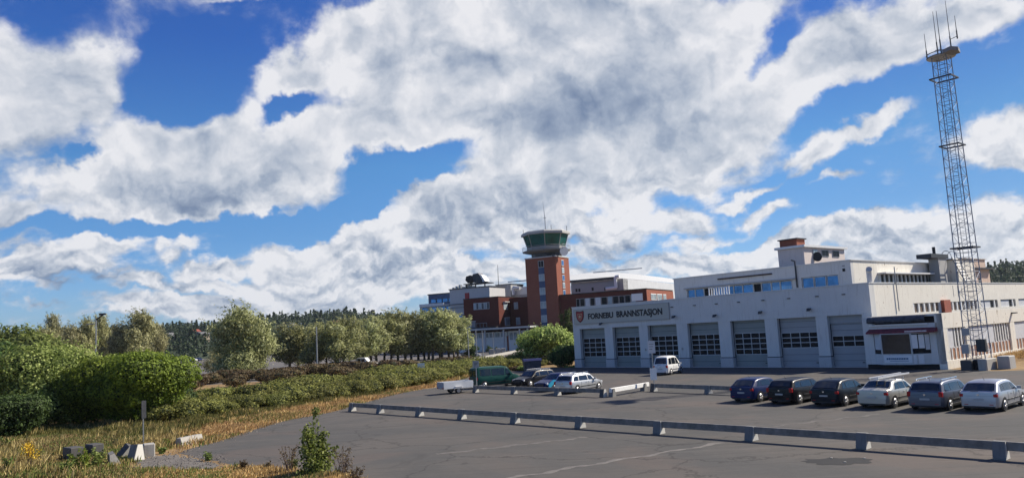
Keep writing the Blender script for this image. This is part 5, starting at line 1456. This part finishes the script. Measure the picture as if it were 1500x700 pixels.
        tl=MB(); tl.bbox(-h-.006,-h+.16,s*w*.83-.10,s*w*.83+.10,zlmp,zlmp+hgt*.8,.03)
        tl.build('tail_lamp',M[tail],t)
        hl=MB(); hl.bbox(h-.42,h-.10,s*w*.72-.13,s*w*.72+.13,.60,.76,.03); hl.build('headlight',M['head_lamp'],t)
        # wheels
        for xw in (-h+.78,h-.85):
            wh=MB(); yo=s*(w-.20); yi=s*(w+.005)
            wh.lathe([(wheel*.55,-.105),(wheel*.93,-.10),(wheel,-.05),(wheel,.05),(wheel*.93,.10),(wheel*.55,.105)],(0,0,0),20)
            tyre=wh.build('wheel',M['rubber'],t); tyre.location=(xw,s*(w-.10),wheel); tyre.rotation_euler=(R(90),0,0)
            rm=MB(); rm.lathe([(wheel*.66,-.112),(wheel*.66,-.09),(wheel*.58,-.088),(wheel*.10,-.07),(wheel*.10,.07),(wheel*.58,.088),(wheel*.66,.09),(wheel*.66,.112)],(0,0,0),20)
            for k in range(5):
                a=2*math.pi*k/5
                for zz in (.106,-.106):
                    rm.tube((.04*math.cos(a),.04*math.sin(a),zz),(wheel*.62*math.cos(a),wheel*.62*math.sin(a),zz),.022,.030,n=6)
            rm.build('rim',M[rims],tyre,True)
            ar=MB(); 
            for k in range(14):
                a0=math.pi*(-.06+1.12*k/14); a1=math.pi*(-.06+1.12*(k+1)/14); rr=wheel+.055
                ri=wheel*.75
                y_=s*(wb(xw)*1.0+.004)
                ar.add([(xw+ri*math.cos(a0),y_,wheel+ri*math.sin(a0)),(xw+rr*math.cos(a0),y_,wheel+rr*math.sin(a0)),(xw+rr*math.cos(a1),y_,wheel+rr*math.sin(a1)),(xw+ri*math.cos(a1),y_,wheel+ri*math.sin(a1)),
                        (xw+ri*math.cos(a0),y_-s*.3,wheel+ri*math.sin(a0)),(xw+rr*math.cos(a0),y_-s*.3,wheel+rr*math.sin(a0)),(xw+rr*math.cos(a1),y_-s*.3,wheel+rr*math.sin(a1)),(xw+ri*math.cos(a1),y_-s*.3,wheel+ri*math.sin(a1))],
                       [(0,1,2,3),(4,7,6,5),(1,5,6,2)])
            ar.build('wheel_arch',M['black'],t)
    # rear details
    if kind in('hatch','estate','mpv'):
        m_=MB(); m_.box(-h+.05,-h+.07,-.02,.34,1.0,1.02); m_.build('rear_wiper',M['black'],t)
        for s in (-1,1): part('reflector',M['tail_red'],t,(-h-.05,-h-.044,s*w*.62-.09,s*w*.62+.09,.36,.39))
    for s in (-1,1): part('side_trim',M['black'],t,(-h+1.2,h-1.35,s*(w+.004)-.012,s*(w+.004)+.012,.50,.56))
    bz=.36
    part('rear_bumper',M[bumper or paint],t,(-h-.045,-h+.25,-w*.84,w*.84,.30,.52))
    part('diffuser',M['black'],t,(-h-.03,-h+.3,-w*.74,w*.74,.22,.30))
    part('number_plate',M['plate'],t,(-h-.05 if kind in('sedan','van') else -h-.03,-h-.0,-.24,.24,.57,.66))
    part('emblem',M['chrome'],t,(-h-.022,-h+.0,-.05,.05,.80,.87))
    m_=MB(); m_.box(h-.06,h+.02,-w*.5,w*.5,.50,.66); m_.build('grille',M['black'],t)
    part('front_bumper',M[bumper or paint],t,(h-.18,h+.03,-w*.66,w*.66,.26,.46))
    m_=MB(); m_.tube((-h+rs_+.6 if kind in('hatch','estate','mpv') else -h+1.7,0,Hh),( (-h+rs_+.42) if kind in('hatch','estate','mpv') else -h+1.5,0,Hh+.16),.012,.006,n=5); m_.build('aerial',M['black'],t)
    if rails:
        for s in(-1,1):
            m_=MB(); ya=s*(wt(-.3)*.90); m_.tube((-h+.7,ya,Hh+.05),(wsx-.15,ya,Hh+.05),.022,n=6)
            for xx in (-h+.75,-.3,wsx-.2): m_.box(xx-.04,xx+.04,ya-.02,ya+.02,Hh-.03,Hh+.05)
            m_.build('roof_rail',M['chrome'],t)
    return t
M['p_navy']=carpaint('dark blue paint',(.012,.022,.085)); M['p_black']=carpaint('black paint',(.010,.010,.013)); M['p_black2']=carpaint('blue black paint',(.010,.014,.022))
M['p_silver']=carpaint('warm silver paint',(.44,.43,.39),.55,.35); M['p_grey']=carpaint('slate grey paint',(.11,.12,.15),.5,.33); M['p_silver2']=carpaint('cool silver paint',(.42,.43,.46),.55,.33)
M['p_white']=carpaint('white van paint',(.72,.72,.71),0,.4); M['p_green']=carpaint('dark sea green paint',(.008,.062,.052),.1,.42); M['p_silver3']=carpaint('bright silver paint',(.50,.51,.52),.55,.33)
M['p_blue']=carpaint('deep blue paint',(.007,.014,.075)); M['turquoise']=simple('turquoise sheet',(.02,.30,.48),.5,.12,3)
HB=49.25
fwd=Vector((math.sin(R(HB)),math.cos(R(HB)),0)); rt=Vector((math.cos(R(HB)),-math.sin(R(HB)),0))
def by_rear_right(px,py,heading,L,Wd,back=.78):
    """centre of a car whose rear right tyre touches the ground at this photo point"""
    f=Vector((math.sin(R(heading)),math.cos(R(heading)),0)); r_=Vector((f.y,-f.x,0))
    return G(px,py)+(f*(L/2-back)-r_*(Wd/2-.06))*CS
GR='cars parked in a row in front of the fire station'
car('parked_car',by_rear_right(1114,588.5,HB,4.2,1.76),HB,'dark blue hatchback at the left end of the row of parked cars','car','p_navy','hatch',4.2,1.76,1.46,group=GR)
car('parked_car',by_rear_right(1171.7,591.5,HB,4.6,1.78),HB,'black estate car between the dark blue hatchback and the black hatchback','car','p_black','estate',4.6,1.78,1.46,group=GR)
car('parked_car',by_rear_right(1239,594.5,HB,4.25,1.80),HB,'black hatchback beside the silver saloon with roof rack','car','p_black2','hatch',4.25,1.80,1.47,group=GR)
c4=by_rear_right(1311,597.5,HB,4.5,1.76)
sal=car('parked_car',c4,HB,'warm silver saloon with a ladder on its roof rack','car','p_silver','sedan',4.5,1.76,1.46,group=GR)
car('parked_car',by_rear_right(1392,601,HB,4.65,1.83),HB,'dark grey estate car with bright roof rails','car','p_grey','estate',4.65,1.83,1.50,group=GR,rails=True)
car('parked_car',by_rear_right(1472,602,HB,4.26,1.80),HB,'silver hatchback at the right end of the row of parked cars','car','p_silver2','hatch',4.26,1.80,1.47,group=GR)
# roof rack (part) and ladder (thing)
rk=part('roof_rack',M['grey_metal'],sal,(-.75,-.70,-.70,.70,1.50,1.54),(.25,.30,-.70,.70,1.50,1.54),(-.75,-.70,-.70,-.66,1.40,1.5),(-.75,-.70,.66,.70,1.40,1.5),(.25,.30,-.70,-.66,1.40,1.5),(.25,.30,.66,.70,1.40,1.5))
la=empty('roof_ladder',c4+Vector((0,0,1.545*CS)),R(90-HB),'aluminium ladder lying on the roof rack of the silver saloon','ladder')
for s in (-1,1): MB().box(-1.6,1.9,s*.20-.02,s*.20+.02,0,.07).build('rail',M['light_metal'],la)
for i in range(11): MB().box(-1.5+i*.32,-1.46+i*.32,-.18,.18,.02,.05).build('rung',M['light_metal'],la)
# left group
car('parked_car',by_rear_right(846,576,40,4.65,1.82,.8),40,'bright silver estate car behind the middle barrier','car','p_silver3','estate',4.65,1.82,1.52,rails=True,group='cars by the middle barrier')
def by_front_left(px,py,heading,L,Wd,fr=.85):
    f=Vector((math.sin(R(heading)),math.cos(R(heading)),0)); r_=Vector((f.y,-f.x,0))
    return G(px,py)+(r_*(Wd/2-.06)-f*(L/2-fr))*CS
car('parked_car',by_front_left(777,567,226,4.5,1.78),226,'black estate car facing out beside the green van','car','p_black','estate',4.5,1.78,1.50,rails=True,group='cars by the middle barrier')
bc=car('parked_car',by_front_left(812,573,226,4.3,1.76),226,'deep blue car with turquoise wing between black and silver estates','car','p_blue','hatch',4.3,1.76,1.46,group='cars by the middle barrier')
m_=MB(); m_.prism([(1.0,.93),(1.35,.98),(2.0,.62),(2.0,.38),(1.75,.40)],.80,.93,'y'); o=m_.build('turquoise_wing',M['turquoise'],bc); o['label']='bright turquoise front wing'
gv=car('green_van',by_rear_right(711,568.5,62,4.8,1.86,.85),62,'dark green van with a white trailer hitched behind it','van','p_green','van',4.8,1.86,1.98,wheel=.33,rims='grey_metal')
# trailer
tf=Vector((math.sin(R(62)),math.cos(R(62)),0)); tr_=Vector((tf.y,-tf.x,0))
tc_=G(673,576)-tr_*.75
tl=empty('box_trailer',tc_,R(90-62),'small white box trailer hitched to the green van','trailer'); tl.scale=(.92,.92,.9)
part('floor',M['grey_metal'],tl,(-1.35,1.35,-.70,.70,.45,.52))
part('side_board',M['white_paint'],tl,(-1.35,1.35,-.75,-.70,.45,1.02)); part('side_board',M['white_paint'],tl,(-1.35,1.35,.70,.75,.45,1.02))
part('front_board',M['white_paint'],tl,(1.30,1.35,-.70,.70,.52,1.02)); part('tail_board',simple('grey tail board',(.32,.34,.38),.6,.1),tl,(-1.38,-1.33,-.75,.75,.45,1.02))
part('number_plate',M['plate'],tl,(-1.40,-1.38,-.2,.2,.5,.6))
for s in(-1,1):
    m_=MB(); m_.lathe([(.2,-.09),(.28,-.08),(.28,.08),(.2,.09)],(0,0,0),18); w_=m_.build('wheel',M['rubber'],tl); w_.location=(-.1,s*.85,.28); w_.rotation_euler=(R(90),0,0)
    m_=MB(); m_.lathe([(.17,-.10),(.05,-.07),(.05,.07),(.17,.10)],(0,0,0),18); m_.build('rim',M['rim'],w_)
    m_=MB(); m_.prism([(-.48,.45),(-.35,.62),(.15,.62),(.28,.45)],s*.85-.11,s*.85+.11,'y'); m_.build('mudguard',M['plinth'],tl)
    part('tail_lamp',M['tail_red'],tl,(-1.41,-1.38,s*.6-.08,s*.6+.08,.48,.58))
m_=MB(); m_.tube((1.3,.5,.42),(2.3,0,.42),.04,n=6); m_.tube((1.3,-.5,.42),(2.3,0,.42),.04,n=6); m_.tube((2.2,0,.42),(2.55,0,.45),.05,n=6); m_.build('drawbar',M['grey_metal'],tl)
# white van at the garage doors
car('white_van',by_rear_right(982.5,548.8,36,4.0,1.66,.70),36,'small white van parked before the third garage door, half in shade','van','p_white','mpv',4.0,1.68,1.88,wheel=.30)
# far vehicles
car('white_van',G(729.5,512)+Vector((0,2.3,0)),20,'white van seen from behind beside the canopy','van','p_white','van',4.9,2.0,2.4,wheel=.35)
pk=empty('pickup_truck',G(530,540),R(0),'white pickup truck on the road behind the willow row','pickup truck')
pk.rotation_euler=(0,0,R(-6))
m_=MB(); m_.prism([(-2.5,.55),(-2.5,1.05),(-.6,1.05),(-.5,1.75),(.75,1.75),(1.25,1.1),(2.35,1.0),(2.45,.55)],-.85,.85,'y'); m_.build('body',M['p_white'],pk)
part('side_window',M['car_glass'],pk,(-.4,.1,-.87,-.86,1.12,1.62)); part('side_window',M['car_glass'],pk,(.2,.75,-.87,-.86,1.12,1.55))
part('loading_bed',M['black'],pk,(-2.4,-.7,-.75,.75,1.05,1.06))
for xw in(-1.6,1.5):
    for s in(-1,1):
        m_=MB(); m_.lathe([(.2,-.11),(.36,-.1),(.36,.1),(.2,.11)],(0,0,0),16); w_=m_.build('wheel',M['rubber'],pk); w_.location=(xw,s*.82,.36); w_.rotation_euler=(R(90),0,0)
for (px,py,hd,pt,lb) in [(494,541,80,'p_silver2','silver car among the willow trunks left of the white pickup'),(507,543,75,'p_grey','dark grey car right behind the white pickup'),(518,541,80,'p_black','black car touching the tail of the white pickup'),(690,524,100,'p_silver3','silver car behind the slim poles at the access road')]:
    car('parked_car',G(px,py)+Vector((0,1,0)),hd,lb,'car',pt,'hatch',group='cars along the road behind the willows')
for i,(px,py,pt) in enumerate([(262,530,'p_white'),(270,529.5,'p_grey'),(276,529,'p_silver2'),(283,529,'p_white'),(291,528.5,'p_navy')]):
    car('parked_car',G(px,py),90+10*i,ORD[i]+' from the left of the tiny cars at the edge of the wood','car',pt,'hatch',group='tiny cars at the edge of the wood')

# ------------------------------------------------------------------ barriers
BD_=Vector((.7071,-.7071,0)); 
def foot_mesh(mat):
    m_=MB()
    # trapezoid across the beam (local y), extruded along it (local x)
    m_.prism([(-.21,0),(.21,0),(.21,.06),(.095,.53),(-.095,.53),(-.21,.06)],-.17,.17,'x'); return m_.mesh('concrete_foot',mat)
FM=[foot_mesh(M['foot_concrete']),foot_mesh(M['concrete_dark'])]
m_=MB().prism([(-.20,.015),(.20,.015),(.09,.515),(-.09,.515)],.171,.176,'x'); END=m_.mesh('end_face',M['sunlit_concrete'])  # sunlit end of each foot painted as a paler face
def foot(p,ang,label,group,k=0,tilt=None,s=1):
    o=link('concrete_block',FM[k]); o.location=p; o.rotation_euler=tilt or (0,0,ang); o.scale=(s,s,s); tag(o,label,'concrete block',group)
    link('end_face',END,o); return o
feet=[G(*p) for p in [(503,603.5),(552,605.5),(612,609.5),(678,613.5),(755,619.5),(847,627),(957,637),(1091,648),(1256,660),(1464,674)]]
fa=math.atan2(feet[-1].y-feet[1].y,feet[-1].x-feet[1].x)
far_=Vector((math.cos(fa),math.sin(fa),0)); nf=Vector((-far_.y,far_.x,0))
if nf.y<0: nf=-nf
# put the feet on one straight line
o0=feet[1]
feet=[o0+far_*((f-o0).dot(far_))+nf*.25 for f in feet]
feet.append(feet[-1]+far_*4.2)
def beam(a,c,z0,z1,th,mat,label,group,name='barrier_beam'):
    d=(c-a); L_=d.length; o=MB().bbox(0.012,L_-.012,-th/2*.9,th/2*.9,0,z1-z0,.015)
    r_=random.Random(int(L_*1000)+int(a.x*100)); 
    oo=o.build(name,M[mat]); oo.location=(a.x,a.y,z0); oo.rotation_euler=(0,R(r_.uniform(-.25,.25)),math.atan2(d.y,d.x)); tag(oo,label,'barrier',group)
    return oo
for i,f in enumerate(feet[:-1]):
    lab='concrete foot at the left end of the long front barrier' if i==0 else ORD[i]+' concrete foot from the left end foot of the long front barrier'
    foot((f.x+r.uniform(-.03,.03),f.y+r.uniform(-.03,.03),.004),fa+r.uniform(-.06,.06),lab,'concrete feet of the front barrier')
for i,(a,c) in enumerate(zip(feet,feet[1:])):
    beam(a+nf*r.uniform(-.025,.025)+Vector((0,0,0)),c+nf*r.uniform(-.025,.025),.27,.525,.13,'beam_wood',ORD[i]+' grey timber beam from the left in the long front barrier','beams of the front barrier')
f2=[G(*p) for p in [(697,574.5),(754,576.5),(817,579),(884,581.5)]]
d2=(f2[-1]-f2[0]).normalized(); a2=math.atan2(d2.y,d2.x); f2=[f2[0]+d2*((f-f2[0]).dot(d2)) for f in f2]
for i,f in enumerate(f2): foot((f.x,f.y,.004),a2,ORD[i]+' concrete foot from the left under the middle barrier','concrete feet of the middle barrier',1 if i==3 else 0)
for i,(a,c) in enumerate(zip(f2,f2[1:])): beam(a,c,.27,.535,.13,'beam_wood',ORD[i]+' grey beam from the left in the middle barrier before the parked cars','beams of the middle barrier')
w0=G(897,581); w1=G(948,571.5); dw=(w1-w0).normalized(); aw_=math.atan2(dw.y,dw.x)
foot((w0.x,w0.y,.004),aw_+R(90),'pale concrete foot at the near end of the white beam','feet of the white barrier'); foot(tuple((w0+dw*(w1-w0).length*.9)[:2])+(.004,),aw_+R(90),'pale concrete foot at the far end of the white beam','feet of the white barrier')
beam(w0-dw*.2,w1+dw*.2,.30,.56,.22,'beam_white','chalky white beam running away from the camera','white barrier')
f3=[G(*p) for p in [(958,573),(1038,576.5)]]; d3=(f3[1]-f3[0]).normalized(); a3=math.atan2(d3.y,d3.x)
f3.append(f3[1]+d3*4.6)
foot((f3[0].x,f3[0].y,.004),a3,'dark concrete foot holding the signpost at the white beam','feet of the short rear barrier',1); foot((f3[1].x,f3[1].y,.004),a3,'concrete foot between the white beam and the dark blue hatchback','feet of the short rear barrier')
beam(f3[0],f3[1],.27,.535,.13,'beam_wood','grey beam between the signpost and the row of parked cars','beams of the rear barrier')
beam(f3[1],f3[2],.27,.535,.13,'beam_wood','grey beam ending behind the dark blue hatchback','beams of the rear barrier')

# ------------------------------------------------------------------ signs, posts, lamp posts, blocks
def sign(px,pyb,pyt,label,plate_h,plate_w,mat,ang,second=None,lean=0,cat='sign',off_=Vector((0,0,0)),print_=True):
    p=G(px,pyb)+off_; h=AT(px,pyt,p.y).z
    t=empty('road_sign',p,ang,label,cat); t.rotation_euler=(0,R(lean),ang)
    MB().tube((0,0,0),(0,0,h),.035,n=8).build('post',M['grey_metal'],t)
    pl=part('plate',M[mat],t,(-plate_w/2,plate_w/2,-.065,-.04,h-plate_h,h))
    if print_:
        for i in range(3): part('print_stroke',M['letter'],pl,(-plate_w*.3,plate_w*(.3-.1*i),-.068,-.065,h-plate_h*(.25+.2*i)-.03,h-plate_h*(.25+.2*i)))
    if second: part('plate',M['white_paint'],t,(-plate_w/2*.9,plate_w/2*.9,-.065,-.04,second[0],second[1]))
    return t
sign(959,572.5,498.5,'white notice sign on a post at the end of the white beam',.85,.50,'board_grey',R(-10),(0.75,1.55))
sign(699,573.5,528,'grey sign plate on a post in front of the green van',.55,.5,'grey_metal',R(-5),None)
sign(617.5,555,531.5,'small tilted white sign sticking out of the hedge',.75,.75,'white_paint',R(10),None,print_=False)
s_=sign(210,651,586.5,'thin signpost seen edge on before the domed bush',.85,.26,'dark_metal',R(66),None,lean=-1,print_=False)
def lamp(px,pyb,pyt,Y,label,arm):
    p=AT(px,pyb,Y); h=AT(px,pyt,Y).z
    t=empty('lamp_post',(p.x,p.y,0),0,label,'lamp post')
    MB().tube((0,0,0),(0,0,h),.13,.08,n=8).build('post',M['grey_metal'],t)
    if arm:
        m_=MB(); m_.tube((0,0,h),(1.2,0,h+.8),.12,n=6); m_.build('arm',M['dark_metal'],t)
        MB().bbox(.5,1.5,-.2,.2,h+.65,h+.95,.05).build('lamp_head',M['dark_metal'],t)
        MB().tube((0,0,h-.6),(-1.6,0,h-.7),.06,n=6).build('side_arm',M['grey_metal'],t)
lamp(140,545,468,120,'grey lamp post standing among the dry grey trees at the left',True)
lamp(465,551,478,106,'slim grey lamp post before the row of silvery willows',False)
# loose blocks at the left
def block(name,p,w,d,h,rot,mat,label,group=None):
    o=MB().bbox(-w/2,w/2,-d/2,d/2,0,h,.03).build(name,M[mat]); o.location=p; o.rotation_euler=rot; return tag(o,label,'concrete block',group)
LG='loose concrete blocks at the left'
g1=G(107,673); block('concrete_block',g1,.8,.55,.55,(0,0,R(-38)),'concrete_dark','dark concrete block leftmost of the loose blocks, behind weeds',LG)
g1=G(138,669); block('concrete_block',g1,.75,.5,.58,(0,0,R(-38)),'concrete_dark','dark concrete block between the leftmost one and the tipped feet',LG)
g1=G(168,680); foot((g1.x,g1.y,.0),R(-50),'broken concrete foot lying tipped at the front of the pile',LG,0,tilt=(R(18),R(10),R(-50)))
g1=G(180,672); foot((g1.x,g1.y,.05),R(-40),'dark shaded concrete foot leaning behind the broken one',LG,1,tilt=(R(-20),R(20),R(-40)),s=1.1)
g1=G(199,674); foot((g1.x,g1.y,.0),R(-20),'large pale concrete foot in the middle of the pile',LG,0,tilt=(R(-6),R(-4),R(-25)),s=1.25)
g1=G(218,668); block('concrete_block',g1,.55,.45,.55,(0,0,R(-60)),'concrete','upright concrete block with one dark side at the right of the pile',LG)
ka=G(262,654); kc=G(290,648); dk2=(kc-ka).normalized()
o=MB(); o.prism([(-.28,0),(.28,0),(.2,.12),(.12,.40),(-.12,.40),(-.2,.12)],-.65,.75,'x'); oo=o.build('concrete_kerb',M['concrete']); oo.location=(ka+kc)/2; oo.rotation_euler=(0,0,math.atan2(dk2.y,dk2.x)); tag(oo,'low pale concrete barrier piece lying at the edge of the asphalt','concrete block')
# bin with blue lid
p=G(780,545)
t=empty('waste_container',p,R(10),'dark waste container with a blue lid in front of the hedge','container')
MB().prism([(-.85,.15),(.85,.15),(.95,1.25),(-.95,1.25)],-.5,.5,'y').build('body',M['tarp'],t)
MB().prism([(-.55,1.26),(.55,1.26),(.42,1.48),(-.42,1.48)],-1.0,1.0,'x').build('lid',simple('blue lid',(.008,.02,.13),.7,.1),t)
for x_ in(-.7,.7): part('wheel',M['rubber'],t,(x_-.08,x_+.08,-.45,-.25,0,.16))
# brick planter stones by the road
for i,(px,py) in enumerate([(737,517),(729,517.5),(720,518.5)]):
    g1=G(px,py); block('gate_stone',g1,.9,.9,1.1,(0,0,.3),'concrete',ORD[i]+' pale stone post from the right at the access road','stone posts at the access road')

# ------------------------------------------------------------------ air
hm=bpy.data.materials.new('haze'); hm.use_nodes=True; ht=hm.node_tree; ht.nodes.clear()
hv=ht.nodes.new('ShaderNodeVolumePrincipled'); ho=ht.nodes.new('ShaderNodeOutputMaterial'); ht.links.new(hv.outputs[0],ho.inputs['Volume'])
hv.inputs['Color'].default_value=(.80,.90,1.0,1); hv.inputs['Density'].default_value=HAZE; hv.inputs['Anisotropy'].default_value=.2
hz_=MB().box(-4600,4600,-320,4600,-8,190).build('haze',hm); hz_['kind']='stuff'; hz_['label']='thin blue summer air over the whole place'
